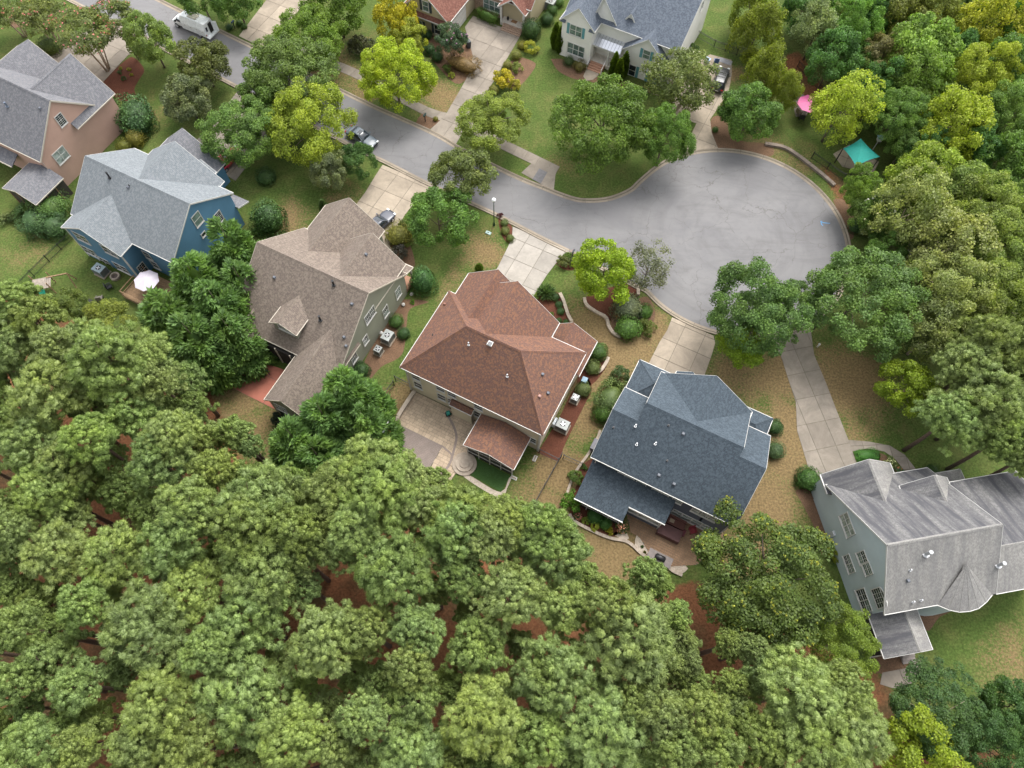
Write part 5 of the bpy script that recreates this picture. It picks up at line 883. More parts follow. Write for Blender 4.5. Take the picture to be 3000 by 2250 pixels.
def pine_crown(name, ncl=48, tpc=8, nd=56, ln=.096, vz=1.0, nin=150):
    """lumpy dome of needle puffs: each puff a small spiky ball plus loose needles"""
    r = np.sqrt(np.linspace(.005, 1, ncl))*.93; t = np.arange(ncl)*2.39996+rng.uniform(0, 6)+rng.normal(0, .25, ncl); lob = 1+.16*np.sin(t*rng.integers(2, 5)+rng.uniform(0, 6))+.1*np.sin(t*5+rng.uniform(0, 6)); r = r*lob
    zt = vz*(1-1.0*np.clip(r, 0, 1.2)**2.2)+rng.normal(0, .12, ncl)
    low = rng.random(ncl) < .22; zt[low] -= rng.uniform(.2, .55, low.sum()); c = np.c_[r*np.cos(t), r*np.sin(t), zt-.4]; rc = rng.uniform(.13, .21, ncl)
    k = np.repeat(np.arange(ncl), tpc); m_ = len(k); d = unit(rdirs(m_, -.25)+np.c_[c[:, :2]*.5, np.full(ncl, .25)][k]); tp = c[k]+d*(rc[k]*rng.uniform(.85, 1.15, m_))[:, None]*np.array([1, 1, .8])
    ri = np.sqrt(rng.random(nin))*.8; ti = rng.uniform(0, 2*np.pi, nin); ki = rng.integers(0, ncl, nin); inn = np.c_[ri*np.cos(ti), ri*np.sin(ti), vz*(1-ri**2.2)*rng.uniform(.45, .8, nin)-.45]
    tp = np.concatenate([tp, inn]); d = np.concatenate([d, unit(inn+[0, 0, .3])]); k = np.concatenate([k, ki]); m_ = len(k); tr = rng.random(m_); sz = ln*rng.uniform(.75, 1.2, m_); sz[-nin:] *= 1.35
    bm = bmesh.new(); bmesh.ops.create_icosphere(bm, subdivisions=1, radius=1); IV = np.array([v.co[:] for v in bm.verts]); IF = np.array([[v.index for v in f.verts] for f in bm.faces]); bm.free()
    B = IV[None]*(sz[:, None, None]*.82)*rng.uniform(.62, 1.25, (m_, len(IV), 1))+tp[:, None]; BV = B[:, IF].reshape(-1, 3); nb = m_*len(IF); rb = np.repeat(np.clip(.35*tr+.3*rng.random(ncl)[k], 0, 1), len(IF))+.3*rng.random(nb)
    q = np.repeat(np.arange(m_), nd); nn = len(q); nv = unit(rdirs(nn)+d[q]*.6); L_ = sz[q]*rng.uniform(.95, 1.5, nn); sd_ = unit(np.cross(nv, rng.normal(0, 1, (nn, 3))))*(ln*.08)
    b0 = tp[q]+nv*(L_*.45)[:, None]; V = np.stack([b0-sd_, b0+sd_, tp[q]+nv*L_[:, None]], 1).reshape(-1, 3); rv = np.clip(.35*tr[q]+.65*rng.random(nn), 0, 1)
    return raw_mesh(name, np.concatenate([BV, V]), 3, nb+nn, np.repeat(np.concatenate([np.clip(rb, 0, 1), rv]), 3), NEEDLE), c
def spray_cone(name, n, h, size, prof=None, up=.55, mat=None, lumps=40, asp=.3):
    z = rng.random(n*2)**1.0; z = z[rng.random(len(z)) < (1.05-z)][:n]; n = len(z); t = rng.uniform(0, 2*np.pi, n); pr = (prof or (lambda q: (1-q)**.78*np.minimum(1, .7+q*3)))(z)
    lt, lz, la = rng.uniform(0, 2*np.pi, lumps), rng.random(lumps), rng.uniform(.3, 1, lumps); bumpv = np.zeros(n)
    for a_, b_, k_ in zip(lt, lz, la): bumpv = np.maximum(bumpv, k_*np.exp(-(((np.angle(np.exp(1j*(t-a_))))*pr*1.0)**2*14+((z-b_)*h)**2*9)))
    rr = pr*(.78+.26*bumpv)*rng.uniform(.8, 1.05, n); o = np.c_[np.cos(t), np.sin(t), np.zeros(n)]; pos = o*rr[:, None]; pos[:, 2] = z*h
    ax = unit(o*.8+np.array([0, 0, up])+rng.normal(0, .3, (n, 3))); sd_ = unit(np.cross(ax, rng.normal(0, 1, (n, 3)))); s = size*rng.uniform(.7, 1.3, n); cz = np.linspace(.02, .97, 9); cp = (prof or (lambda q: (1-q)**.78*np.minimum(1, .7+q*3)))(cz)*.62
    EV = [(cp[i]*math.cos(a_), cp[i]*math.sin(a_), cz[i]*h) for i in range(9) for a_ in np.linspace(0, 2*np.pi, 10, endpoint=False)]; EF = []
    for i in range(8):
        for k in range(10): a_, b_, c_, d_ = i*10+k, i*10+(k+1) % 10, (i+1)*10+(k+1) % 10, (i+1)*10+k; EF += [(a_, b_, c_), (a_, c_, d_)]
    return quad_mesh(name, pos, ax, sd_, s, s*asp, np.clip(.5*bumpv+.6*rng.random(n), 0, 1), mat or LEAF, (EV, EF))
def cypress(name, n=15000, ncl=95, h=4.2, size=.17):
    z = rng.random(ncl*3); z = z[rng.random(len(z)) < (1.08-z)][:ncl]; ncl = len(z); t = np.arange(ncl)*2.39996+rng.normal(0, .5, ncl); pr = (1-z)**.72*np.minimum(1, .75+z*2)
    c = np.c_[np.cos(t)*pr*rng.uniform(.62, .86, ncl), np.sin(t)*pr*rng.uniform(.62, .86, ncl), z*h*.95+.1]; r_ = (.12+.17*(1-z))*rng.uniform(.75, 1.25, ncl); k = rng.choice(ncl, n, p=r_**2/np.sum(r_**2)); o = c*[1, 1, 0]
    dl = unit(rdirs(n)+unit(o+1e-6)[k]*.6+np.array([0, 0, .3])); pos = c[k]+dl*(r_[k]*rng.uniform(.5, 1.15, n))[:, None]*[1, 1, 1.5]; ax = unit(dl*.7+unit(o+1e-6)[k]*.5+[0, 0, .45]+rng.normal(0, .35, (n, 3))); sd_ = unit(np.cross(ax, rng.normal(0, 1, (n, 3)))); s = size*rng.uniform(.6, 1.4, n)
    cz = np.linspace(.0, .72, 8); EV = [(max(0, .78-q)**.72*.52*math.cos(a_), max(0, .78-q)**.72*.52*math.sin(a_), q*h) for q in cz for a_ in np.linspace(0, 2*np.pi, 10, endpoint=False)]; EF = []
    for i in range(7):
        for j in range(10): a_, b_, c_, d_ = i*10+j, i*10+(j+1) % 10, (i+1)*10+(j+1) % 10, (i+1)*10+j; EF += [(a_, b_, c_), (a_, c_, d_)]
    return quad_mesh(name, pos, ax, sd_, s, s*.32, np.clip(.35*rng.random(ncl)[k]+.65*rng.random(n), 0, 1), LEAF, (EV, EF))
def ball(name, n, size, vz=.85, zmin=-.55, rough=.13, flat=1.0):
    d = rdirs(n, zmin); ph = rng.uniform(0, 6, 3); lumpy = 1+rough*np.sin(d[:, 0]*4+ph[0])*np.sin(d[:, 1]*4+ph[1])+rough*np.sin(d[:, 2]*5+ph[2]); pos = np.sign(d)*np.abs(d)**flat*lumpy[:, None]*rng.uniform(.86, 1.07, (n, 1)); pos[:, 2] *= vz; nr = unit(d+rng.normal(0, .45, (n, 3))); ax = unit(np.cross(nr, rng.normal(0, 1, (n, 3)))); s = size*rng.uniform(.7, 1.3, n)
    return quad_mesh(name, pos, ax, np.cross(nr, ax), s*1.2, s*.8, rng.random(n), CLIP, core(.8, vz*.82, zmin))
def tuftgrass(name, n, size):
    d = unit(rdirs(n, .0)+np.array([0, 0, .25])); pos = d*rng.uniform(.3, .8, (n, 1)); sd_ = unit(np.cross(d, rng.normal(0, 1, (n, 3)))); return quad_mesh(name, pos, d, sd_, size*rng.uniform(.7, 1.2, n), size*.16, rng.random(n), LEAF)
CRM = {'S': [crown('crown', 4500, 26, .09, .85) for _ in range(3)], 'M': [crown('crown', 17000, 70, .046, .85, (.14, .27)) for _ in range(5)], 'L': [crown('crown', 38000, 150, .029, .8, (.10, .2)) for _ in range(3)],
       'F': [crown('crown', 14000, 110, .042, .9, (.08, .17), airy=.5) for _ in range(3)], 'A': [crown('crown', 4500, 60, .05, .9, (.1, .22), airy=.8) for _ in range(2)], 'V': [crown('crown', 9000, 90, .045, .7, (.1, .2), airy=.35, shape='vase', zmin=-.3) for _ in range(3)], 'C': [crown('crown', 15000, 110, .043, 1.0, (.1, .2), airy=.4, shape='cone', zmin=-.7) for _ in range(3)]}
PIN = [pine_crown('crown') for _ in range(8)]
LEY = [cypress('crown') for _ in range(3)]; ARB = [spray_cone('crown', 2600, 4.0, .42, lambda q: np.sin(np.pi*np.clip(q*.93+.07, 0, 1))**.6*(1-.55*q), 1.2, asp=.35) for _ in range(2)]
BAL = [ball('foliage', 2600, .075) for _ in range(3)]; BOX = [ball('foliage', 4200, .06, flat=.55) for _ in range(2)]; LSE = [crown('foliage', 2600, 22, .1, .8, (.2, .36), airy=.15, zmin=-.2) for _ in range(4)]; TUF = [tuftgrass('foliage', 700, .55) for _ in range(2)]
_ONE = 'zero one two three four five six seven eight nine ten eleven twelve thirteen fourteen fifteen sixteen seventeen eighteen nineteen'.split(); _TEN = 'x x twenty thirty forty fifty sixty seventy eighty ninety'.split()
def words(n): n = int(round(n)); return _ONE[n] if n < 20 else _TEN[n//10]+('-'+_ONE[n % 10] if n % 10 else '')
def place(u, v):
    x, y = u/30, v/22.5
    return ('at the left edge' if x < 1.5 else 'at the right edge' if x > 98.5 else words(x)+' percent across')+', '+('at the top edge' if y < 1.5 else 'at the bottom edge' if y > 98.5 else words(y)+' percent down the view')
CNT = {}
def pick(key, lst): CNT[key] = CNT.get(key, -1)+1; return lst[CNT[key] % len(lst)]
def jit(c, k=.12): f = 1+random.uniform(-k, k); return (c[0]*f*(1+random.uniform(-k, k)*.5), c[1]*f, c[2]*f*(1+random.uniform(-k, k)), 1)
def mesh_inst(name, me, parent, color, scale=(1, 1, 1), loc=(0, 0, 0), rz=0):
    o = bpy.data.objects.new(name, me); o.color = color; o.scale = scale; o.location = loc; o.rotation_euler = (0, 0, rz); link(o, parent)
    if name == 'flowers': o['kind'] = 'stuff'
    return o
def trunk(parent, zc, r, R, mat=BARK, limbs=7, spread=.6, multi=1, lean=.0):
    mb = MB()
    for s in range(multi):
        a = 2*math.pi*s/max(1, multi)+random.random(); ox = .12*multi*.5 if multi > 1 else 0; b = Vector((ox*math.cos(a), ox*math.sin(a), -.05)); top = Vector((math.cos(a)*R*.35*(multi > 1), math.sin(a)*R*.35*(multi > 1), zc)); m_ = (b+top)/2+Vector((random.uniform(-.1, .1), random.uniform(-.1, .1), 0))*r*4
        mb.tube([b, b.lerp(m_, .5), m_, top], [r*1.25, r, r*.8, r*.5], 7)
        for k in range(limbs//multi+1):
            t = random.random()*2*math.pi; q = m_.lerp(top, random.uniform(.1, 1.0)); e = q+Vector((math.cos(t)*R*spread*random.uniform(.6, 1.1), math.sin(t)*R*spread*random.uniform(.6, 1.1), R*random.uniform(.1, .55))); mid = q.lerp(e, .5)+Vector((0, 0, R*.06)); mb.tube([q, mid, e], [r*.42, r*.27, r*.08], 5, cap=False)
    return mb.build('trunk', mat, parent, smooth=True)
G_MID, G_BRI, G_YEL, G_OLI, G_DRK, G_PIN, G_LEY, G_LGT, G_GRY = (.075, .145, .030), (.24, .31, .022), (.19, .25, .028), (.115, .145, .05), (.046, .10, .028), (.215, .285, .098), (.12, .215, .065), (.15, .215, .06), (.12, .15, .08)
def tree(u, v, rpx, zc, kind, col, label, group=None, vz=1., sy=1., bark=BARK, flowers=None, nf=60, limbs=8, multi=1, stem=.035, base=None, fsize=.12):
    p = P(u, v, zc); R = rpx*mpp(u, v, zc)*1.09; root = empty('tree', (p[0], p[1], 0), 0, label, 'tree', group); me = pick(kind, CRM[kind])
    trunk(root, zc, max(.06, stem*R), R, bark, limbs, multi=multi, spread=.62); c = jit(tuple(x*1.22 for x in col), .06); rz = random.random()*6.28
    mesh_inst('crown', me, root, c, (R, R*sy, R*vz), (0, 0, zc), rz)
    if flowers:
        fp = np.empty(len(me.vertices)*3, np.float32); me.vertices.foreach_get('co', fp); fp = fp.reshape(-1, 3); o_ = np.argsort(-(np.linalg.norm(fp, axis=1)+rng.random(len(fp))*.3+fp[:, 2]*.35))[:len(fp)//6]; ce = fp[rng.choice(o_, nf)]; n = nf*16; k = np.repeat(np.arange(nf), 16); pos = ce[k]*1.02+rng.normal(0, fsize*.32/R, (n, 3)); nr = unit(rng.normal(0, 1, (n, 3))+[0, 0, .6]); ax = unit(np.cross(nr, rng.normal(0, 1, (n, 3))))
        mesh_inst('flowers', quad_mesh('flowers', pos, ax, np.cross(nr, ax), np.full(n, fsize/R), np.full(n, fsize*.8/R), rng.random(n), CLIP), root, (*flowers, 1), (R, R*sy, R*vz), (0, 0, zc), rz)
    return root
# ---- deciduous trees, from the top left
PINKF, LILAC, WHITEF = (.62, .20, .24), (.42, .22, .42), (.75, .75, .68)
tree(250, 95, 92, 6.2, 'V', G_OLI, 'crape myrtle with pink blossom whose stems rise from the red mulch bed', flowers=PINKF, nf=90, multi=5, bark=PALEBARK, stem=.022, vz=.8, limbs=15)
tree(352, 62, 70, 6.0, 'V', G_OLI, 'crape myrtle with pink blossom beside the road, right of the other blossoming ones', flowers=PINKF, nf=60, multi=5, bark=PALEBARK, stem=.024, vz=.9, limbs=15)
tree(120, 55, 80, 5.0, 'V', G_OLI, 'crape myrtle with pink blossom above the lawn at the top left edge', flowers=PINKF, nf=80, multi=4, bark=PALEBARK, stem=.022, vz=.8, limbs=12); tree(25, 35, 62, 4.0, 'V', G_OLI, 'crape myrtle with pink blossom in the very top left corner', flowers=PINKF, nf=70, multi=4, bark=PALEBARK, vz=.8)
tree(441, 118, 66, 4.6, 'M', G_LGT, 'bright green upright tree between the crape myrtles and the road', vz=1.35); tree(598, 192, 74, 3.6, 'M', (.085, .105, .035), 'broad olive magnolia beside the road behind the white van', vz=1.1); tree(552, 296, 74, 3.0, 'M', G_GRY, 'dark grey-green magnolia standing on the lawn by the pink house', vz=1.0)
tree(585, -18, 66, 4.5, 'M', G_MID, 'green tree overhanging the white van at the top edge'); tree(690, -5, 70, 4.5, 'M', G_MID, 'green tree right of the white van at the top edge')
tree(835, 225, 124, 5.5, 'L', (.10, .155, .04), 'large olive green street tree at the kerb above the yellow-green one', vz=.9); tree(900, 365, 118, 5.2, 'L', G_YEL, 'yellow-green tree hiding the tail of the grey parked car', sy=1.15, vz=1.0); tree(712, 392, 112, 4.6, 'L', (.095, .165, .04), 'feathery light green tree over the red car', vz=.8); tree(795, 305, 80, 4.2, 'M', (.095, .16, .035), 'mid green tree wedged between the olive and the feathery street trees')
tree(1046, 472, 50, 3.2, 'M', G_DRK, 'small dark green tree at the corner of the sage house driveway', vz=1.1); tree(968, 505, 58, 3.0, 'M', G_GRY, 'grey-green small tree left of the dark one by the driveway', vz=1.1)
tree(902, 112, 108, 4.6, 'L', (.10, .165, .02), 'rounded vivid green street tree above the pavement', vz=.8); tree(990, 30, 82, 4.5, 'M', (.085, .145, .02), 'vivid green tree at the top edge left of the yellowish one', vz=1.0); tree(1160, 58, 62, 4.2, 'M', (.34, .32, .025), 'golden yellow tree at the top edge in front of the tan house', vz=1.25); tree(1200, 118, 55, 3.6, 'M', (.19, .22, .025), 'yellow-green tree below the golden one', vz=1.0); tree(1158, 222, 108, 5.0, 'L', G_BRI, 'large rounded yellow-green maple over the pavement', vz=.95)
tree(1324, 118, 46, 3.0, 'M', (.06, .10, .05), 'dark crape myrtle with lilac blossom beside the brown hedge', flowers=LILAC, nf=30, vz=1.0, multi=3, bark=PALEBARK); tree(1441, 360, 104, 4.6, 'L', (.15, .195, .028), 'flat-topped yellow-green tree at the mouth of the tan house driveway', vz=.62)
tree(1357, 520, 86, 4.6, 'M', (.105, .135, .045), 'olive green street tree right of the sage house driveway', vz=.95); tree(1284, 638, 90, 4.0, 'M', G_MID, 'dense mid green tree in front of the sage house', vz=.85)
tree(1768, 360, 140, 6.0, 'L', (.095, .16, .032), 'biggest light green maple in front of the white house', vz=1.1); tree(1946, 400, 86, 5.4, 'L', (.082, .15, .026), 'green maple right of the biggest one at the cul-de-sac', vz=1.1); tree(1992, 250, 98, 4.8, 'F', G_OLI, 'airy crape myrtle with sparse white blossom at the white house', flowers=WHITEF, nf=14, fsize=.09, multi=4, bark=PALEBARK); tree(2196, 330, 84, 4.0, 'M', G_MID, 'dense round green tree at the top right of the cul-de-sac', vz=.95)
tree(1771, 792, 84, 4.6, 'M', (.17, .25, .018), 'vivid yellow-green maple in the red mulch bed', sy=1.12, vz=1.25); tree(1899, 786, 66, 3.6, 'A', (.13, .14, .095), 'airy grey-green tree leaning over the road beside the vivid maple', bark=plain('grey_bark', (.13, .1, .085), .9), limbs=14)
tree(2214, 915, 138, 6.2, 'L', (.085, .15, .042), 'large dark green oak at the lower edge of the cul-de-sac', vz=1.0); tree(2182, 1012, 72, 4.0, 'M', (.15, .23, .018), 'vivid light green tree below the dark oak'); tree(2521, 868, 158, 6.5, 'L', (.085, .15, .045), 'largest dark green oak on the right side of the cul-de-sac', vz=.9); tree(2655, 1142, 82, 3.6, 'M', (.15, .215, .02), 'vivid green small tree with bare twigs right of the long drive', limbs=26, bark=PALEBARK); tree(2310, 900, 70, 4.5, 'M', (.08, .14, .04), 'dark green tree wedged between the two big oaks')
tree(2240, 1705, 205, 8.0, 'L', (.078, .115, .030), 'huge oak with yellow tips between the slate and the pale blue house', vz=.8, stem=.05, flowers=(.2, .22, .03), nf=260, fsize=.14); tree(2470, 1880, 98, 6.0, 'L', (.12, .175, .025), 'yellow-green tree below the pale blue house', vz=.9); tree(2740, 2098, 128, 6.5, 'L', (.05, .098, .030), 'dark green tree with pale limbs at the end of the back path', bark=PALEBARK, limbs=24, vz=.75); tree(2922, 2190, 110, 6.0, 'L', G_DRK, 'dark green tree in the bottom right corner'); tree(2712, 2215, 118, 6.5, 'M', (.17, .23, .02), 'vivid yellow-green tree at the bottom edge near the right corner', vz=.8); tree(2960, 2070, 80, 5.0, 'M', G_DRK, 'dark green tree at the right edge of the lower lawn')
tree(310, 945, 70, 5.0, 'M', (.135, .17, .032), 'yellow-green tree between the pines and the playset lawn', vz=.8); tree(215, 900, 50, 4.0, 'M', (.10, .14, .036), 'green small tree beside the playset')
# wood at the top right and around the cul-de-sac: each tree on its own
LOOK = [((2395, 85), 66, G_GRY, 'grey-green'), ((2490, 75), 82, G_MID, 'mid green'), ((2440, 175), 66, G_DRK, 'dark green'), ((2640, 40), 78, (.10, .115, .028), 'olive'), ((2726, 25), 78, (.105, .125, .028), 'olive'), ((2878, 85), 84, (.19, .205, .022), 'yellow-green'), ((2795, 95), 50, (.14, .17, .022), 'yellowish'), ((2674, 165), 92, (.10, .16, .034), 'light green'), ((2572, 178), 55, (.12, .115, .06), 'brownish grey'), ((2675, 240), 78, (.085, .14, .03), 'green'), ((2946, 50), 78, G_MID, 'mid green'), ((2963, 205), 84, (.075, .13, .035), 'green'), ((2862, 235), 86, (.155, .185, .024), 'yellow-green'), ((2455, 330), 80, (.165, .205, .026), 'yellow-green'), ((2630, 335), 70, (.068, .12, .03), 'dark green'), ((2778, 375), 92, (.155, .19, .022), 'yellow-green'), ((2946, 345), 86, (.075, .125, .03), 'green'), ((2700, 530), 84, (.13, .175, .028), 'yellow-green'), ((2525, 560), 48, (.085, .14, .025), 'green'), ((2963, 490), 80, (.07, .125, .03), 'green'), ((2860, 440), 60, G_DRK, 'dark green'), ((2560, 60), 60, G_DRK, 'dark green'), ((2800, 170), 60, G_DRK, 'dark green'), ((2880, 330), 50, G_DRK, 'dark'), ((2560, 270), 60, G_DRK, 'dark green'), ((2720, 440), 50, G_DRK, 'dark green'), ((2350, 30), 60, G_DRK, 'dark'), ((2990, 120), 60, G_MID, 'green')]
PLACE = ['left in the top right wood above the brown clearing', 'behind it at the top edge, second from the left', 'over the dark fence at the brown clearing', 'at the top edge of the wood, left of its twin', 'at the top edge of the wood, right of its twin', 'brightest crown near the top right corner', 'beside the brightest crown of the top right wood', 'with drooping twigs in the middle of the top right wood', 'with thin foliage in the middle of the top right wood', 'just below the drooping one in the top right wood', 'in the top right corner', 'at the right edge below the corner', 'in the right half of the top right wood', 'between the pink parasol and the teal canopy', 'just above the bird house', 'above the dark hollow near the right edge', 'at the right edge above the dark hollow', 'round, below the teal canopy', 'bushy, at the end of the curved stone wall', 'at the right edge below the dark hollow', 'in the shade beside the dark hollow', 'between two lighter crowns at the top edge', 'in shade behind the drooping crown', 'low beside the dark hollow, half hidden', 'right of the pink parasol tree, half hidden', 'right of the bird house, half hidden', 'at the top edge beside the yellowish hedge conifers', 'cut by the right edge below the corner']
for ((u, v), r_, c, nm), pl in zip(LOOK, PLACE): tree(u, v, r_*1.1, 5.2 if r_ > 60 else 4.0, random.choice('MLF') if r_ > 60 else 'M', tuple(x*1.5 for x in c), f'{nm} tree {pl}', 'broadleaf trees of the top right wood', vz=1.25)
for (u, v), r_, c, lb, kd in [((2645, 635), 96, (.14, .165, .06), 'pale olive tree right of the white-flowered one', 'F'), ((2762, 735), 112, (.145, .165, .065), 'pale olive airy tree in the middle of the right-hand wood', 'F'), ((2880, 650), 106, (.125, .165, .042), 'light green tree at the right, above the pale airy one', 'L'), ((2950, 740), 98, (.11, .15, .04), 'green tree at the right edge beside the pale airy one', 'L'), ((2762, 868), 122, (.14, .165, .062), 'large pale olive tree behind the largest dark oak', 'L'), ((2900, 900), 106, (.115, .15, .042), 'light green tree at the right edge above the pine', 'L'), ((2728, 975), 92, (.105, .13, .05), 'olive tree between the dark oak and the vivid small tree', 'F'), ((2810, 560), 70, (.12, .165, .045), 'light green tree below the dark hollow', 'M'), ((2985, 610), 60, (.11, .16, .04), 'green tree cut by the right edge above the hidden road', 'M')]: tree(u, v, r_*1.1, 5.2, kd, tuple(x*1.4 for x in c), lb, 'trees of the right-hand wood', bark=PALEBARK, vz=1.2)
_fp2 = [(2330, -60), (3080, -60), (3080, 980), (2700, 1000), (2640, 780), (2560, 660), (2640, 560), (2760, 500), (2640, 430), (2560, 400), (2500, 240), (2420, 200)]
_q = [(a[0][0], a[0][1], a[1]) for a in LOOK]+[(2645, 635, 96), (2762, 735, 112), (2880, 650, 106), (2950, 740, 98), (2762, 868, 122), (2900, 900, 106), (2728, 975, 92), (2521, 868, 158), (2676, 745, 60), (2860, 470, 60)]
for _ in range(1500):
    u, v = random.uniform(2330, 3060), random.uniform(-50, 990)
    if not inpoly(np.array([float(u)]), np.array([float(v)]), _fp2)[0] or min(math.hypot(u-a, v-b)-c*.72 for a, b, c in _q) < 16 or len(_q) > 82 or math.hypot(u-2520, v-470) < 130 or math.hypot(u-2345, v-290) < 110: continue
    r_ = random.uniform(40, 58); _q.append((u, v, r_*.9)); tree(u, v, r_, 3.4, 'M', random.choice([G_MID, (.11, .17, .04), (.085, .15, .035), (.13, .17, .04)]), f'low green tree in the right wood, {place(u, v)}', 'understorey trees of the wood on the right', vz=1.1)
tree(2545, 628, 64, 3.6, 'M', (.085, .145, .028), 'green crape myrtle with white blossom at the cul-de-sac', flowers=WHITEF, nf=30, fsize=.14, group=None)
sheet('road', W([(2640, 700), (2720, 690), (2780, 760), (2760, 800), (2670, 790)]), .012, ASPHALT); sheet('road', W([(2930, 640), (3060, 590), (3060, 620), (2950, 670)]), .012, ASPHALT)
# feathery yellowish conifers right of the white house
for (u, v), r_, lb in [((2215, 95), 74, 'tall yellow-green feathery conifer at the top edge right of the white house'), ((2238, 215), 66, 'yellow-green feathery conifer below the tallest one'), ((2305, 265), 50, 'slender yellow-green conifer beside the round green tree'), ((2200, 20), 60, 'yellow-green conifer cut by the top edge')]: tree(u, v, r_, 4.5, 'C', (.145, .185, .022), lb, vz=1.25)
# ---- pines
PX = [(x*.788, 1500+y*.788, r*.788) for x, y, r in [(55, 70, 85), (210, 150, 120), (430, 170, 115), (660, 110, 130), (930, 60, 130), (970, 215, 140), (1105, 160, 85), (715, 290, 108), (910, 410, 138), (760, 515, 82), (310, 345, 88), (540, 420, 150), (190, 560, 112), (60, 430, 85), (30, 640, 85), (290, 650, 88), (600, 720, 140), (520, 850, 105), (900, 680, 150), (700, 890, 110), (1210, 480, 130), (1090, 830, 125), (1240, 860, 85), (110, 880, 110), (20, 930, 80), (290, 880, 85), (400, 250, 70), (1170, 560, 60), (560, 950, 80), (950, 900, 60)]]
PX += [(x*.788, 800+y*.788, r*.788) for x, y, r in [(40, 110, 85), (130, 170, 90), (70, 265, 100), (210, 270, 88), (20, 360, 65), (330, 270, 95), (430, 340, 140), (540, 300, 85), (580, 400, 88), (690, 400, 68), (180, 450, 135), (330, 480, 80), (500, 520, 95), (640, 520, 60), (720, 500, 58), (30, 560, 72), (130, 640, 118), (330, 610, 90), (640, 610, 105), (755, 620, 80), (870, 595, 66), (590, 700, 108), (235, 720, 100), (170, 810, 108), (450, 815, 75), (330, 790, 62), (790, 740, 82), (905, 765, 72), (700, 880, 118), (955, 870, 135), (1070, 790, 74), (60, 880, 80), (260, 890, 75), (930, 640, 45), (560, 880, 70), (400, 700, 70)]]
PX += [(1000+x*.788, 1500+y*.788, r*.788) for x, y, r in [(50, 60, 90), (205, 215, 138), (430, 75, 128), (450, 235, 95), (700, 70, 112), (800, 140, 118), (630, 310, 120), (825, 350, 98), (895, 260, 75), (90, 440, 92), (285, 445, 98), (505, 500, 108), (255, 580, 92), (268, 712, 98), (85, 765, 84), (250, 890, 128), (530, 770, 128), (600, 690, 60), (740, 830, 105), (785, 605, 145), (1075, 470, 155), (1000, 340, 90), (1145, 250, 78), (960, 660, 55), (980, 810, 142), (1080, 720, 82), (1200, 760, 90), (1240, 880, 85), (665, 490, 52), (40, 600, 60), (1220, 560, 75), (640, 940, 70), (860, 940, 70), (30, 900, 60), (470, 380, 50), (1150, 640, 60), (1110, 910, 70)]]
PX += [(2000+x*.788, 1500+y*.788, r*.788) for x, y, r in [(75, 760, 105), (440, 690, 155), (610, 800, 150), (500, 890, 140), (300, 610, 78), (10, 490, 52), (130, 890, 95), (600, 660, 90), (30, 640, 70), (280, 850, 110), (20, 560, 50)]]
PX += [(1072, 1372, 92), (985, 1462, 112), (1120, 1450, 118), (1182, 1402, 70), (1038, 1535, 80), (1276, 1425, 52), (1346, 1532, 115), (1440, 1570, 80), (785, 1535, 88), (815, 1440, 70), (862, 1552, 70), (970, 1595, 70), (1220, 1480, 70), (905, 1490, 60), (1500, 1530, 70), (1590, 1560, 90)]
PX += [(2895, 1190, 110), (2790, 1225, 74), (2935, 1285, 70), (2915, 1030, 105), (2830, 1075, 75), (2985, 1120, 90), (3010, 1340, 60)]
USED = set()
def pine(u, v, r_, label, group, zc=None):
    zc = zc or (random.uniform(12.5, 15.5) if r_ > 64 else random.uniform(8.5, 11)); p = P(u, v, zc); R = r_*mpp(u, v, zc)*1.09; root = empty('pine_tree', (p[0], p[1], 0), 0, label, 'pine tree', group); me, cl = pick('pine', PIN); rz = random.random()*6.28; vz = R*random.uniform(.95, 1.3); pc = jit(G_PIN, .13); tint = 'yellowish' if pc[0]/pc[1] > .79 else 'bluish green' if pc[0]/pc[1] < .72 else 'light green'; lab = f"{'large' if R > 3.4 else 'medium' if R > 2.2 else 'small'} {tint} pine, {place(u, v)}"
    if lab in USED: lab = lab.replace('pine,', 'pine crown,')
    if lab in USED: lab = lab.replace('pine crown,', 'pine beside its twin,')
    USED.add(lab); root['label'] = lab
    if R < 2.2: vz = R*1.3
    mb = MB(); mb.tube([(0, 0, -.05), (.05, 0, zc*.4), (0, .08, zc*.75), (0, 0, zc+.2*vz)], [.24, .2, .15, .06], 7)
    for c in cl[::3]:
        x, y = (c[0]*math.cos(rz)-c[1]*math.sin(rz))*R, (c[0]*math.sin(rz)+c[1]*math.cos(rz))*R; z = zc+c[2]*vz; q = Vector((0, 0, z-R*.25)); mb.tube([q, Vector((x*.55, y*.55, z-R*.12)), Vector((x, y, z))], [.06, .04, .018], 4, cap=False)
    mb.build('trunk', PINEBARK, root, smooth=True); s = random.choice([-1, 1]); mesh_inst('crown', me, root, pc, (R*random.uniform(.92, 1.08), R*random.uniform(.92, 1.08), vz), (0, 0, zc), rz)
_fp = [(-150, 1000), (230, 1000), (560, 1160), (650, 1330), (800, 1440), (1000, 1400), (1300, 1500), (1500, 1520), (1640, 1680), (1980, 1720), (2060, 1800), (2420, 2000), (2600, 2330), (-150, 2330)]
_x = np.array([q[0] for q in PX]); _y = np.array([q[1] for q in PX]); _r = np.array([q[2] for q in PX])
for _ in range(2600):
    u, v = random.uniform(-120, 2600), random.uniform(1000, 2320)
    if not inpoly(np.array([float(u)]), np.array([float(v)]), _fp)[0]: continue
    if np.min(np.hypot(_x-u, _y-v)-_r*.92) < 22 or len(PX) > 190: continue
    PX.append((u, v, random.uniform(42, 60))); _x = np.append(_x, u); _y = np.append(_y, v); _r = np.append(_r, 55)
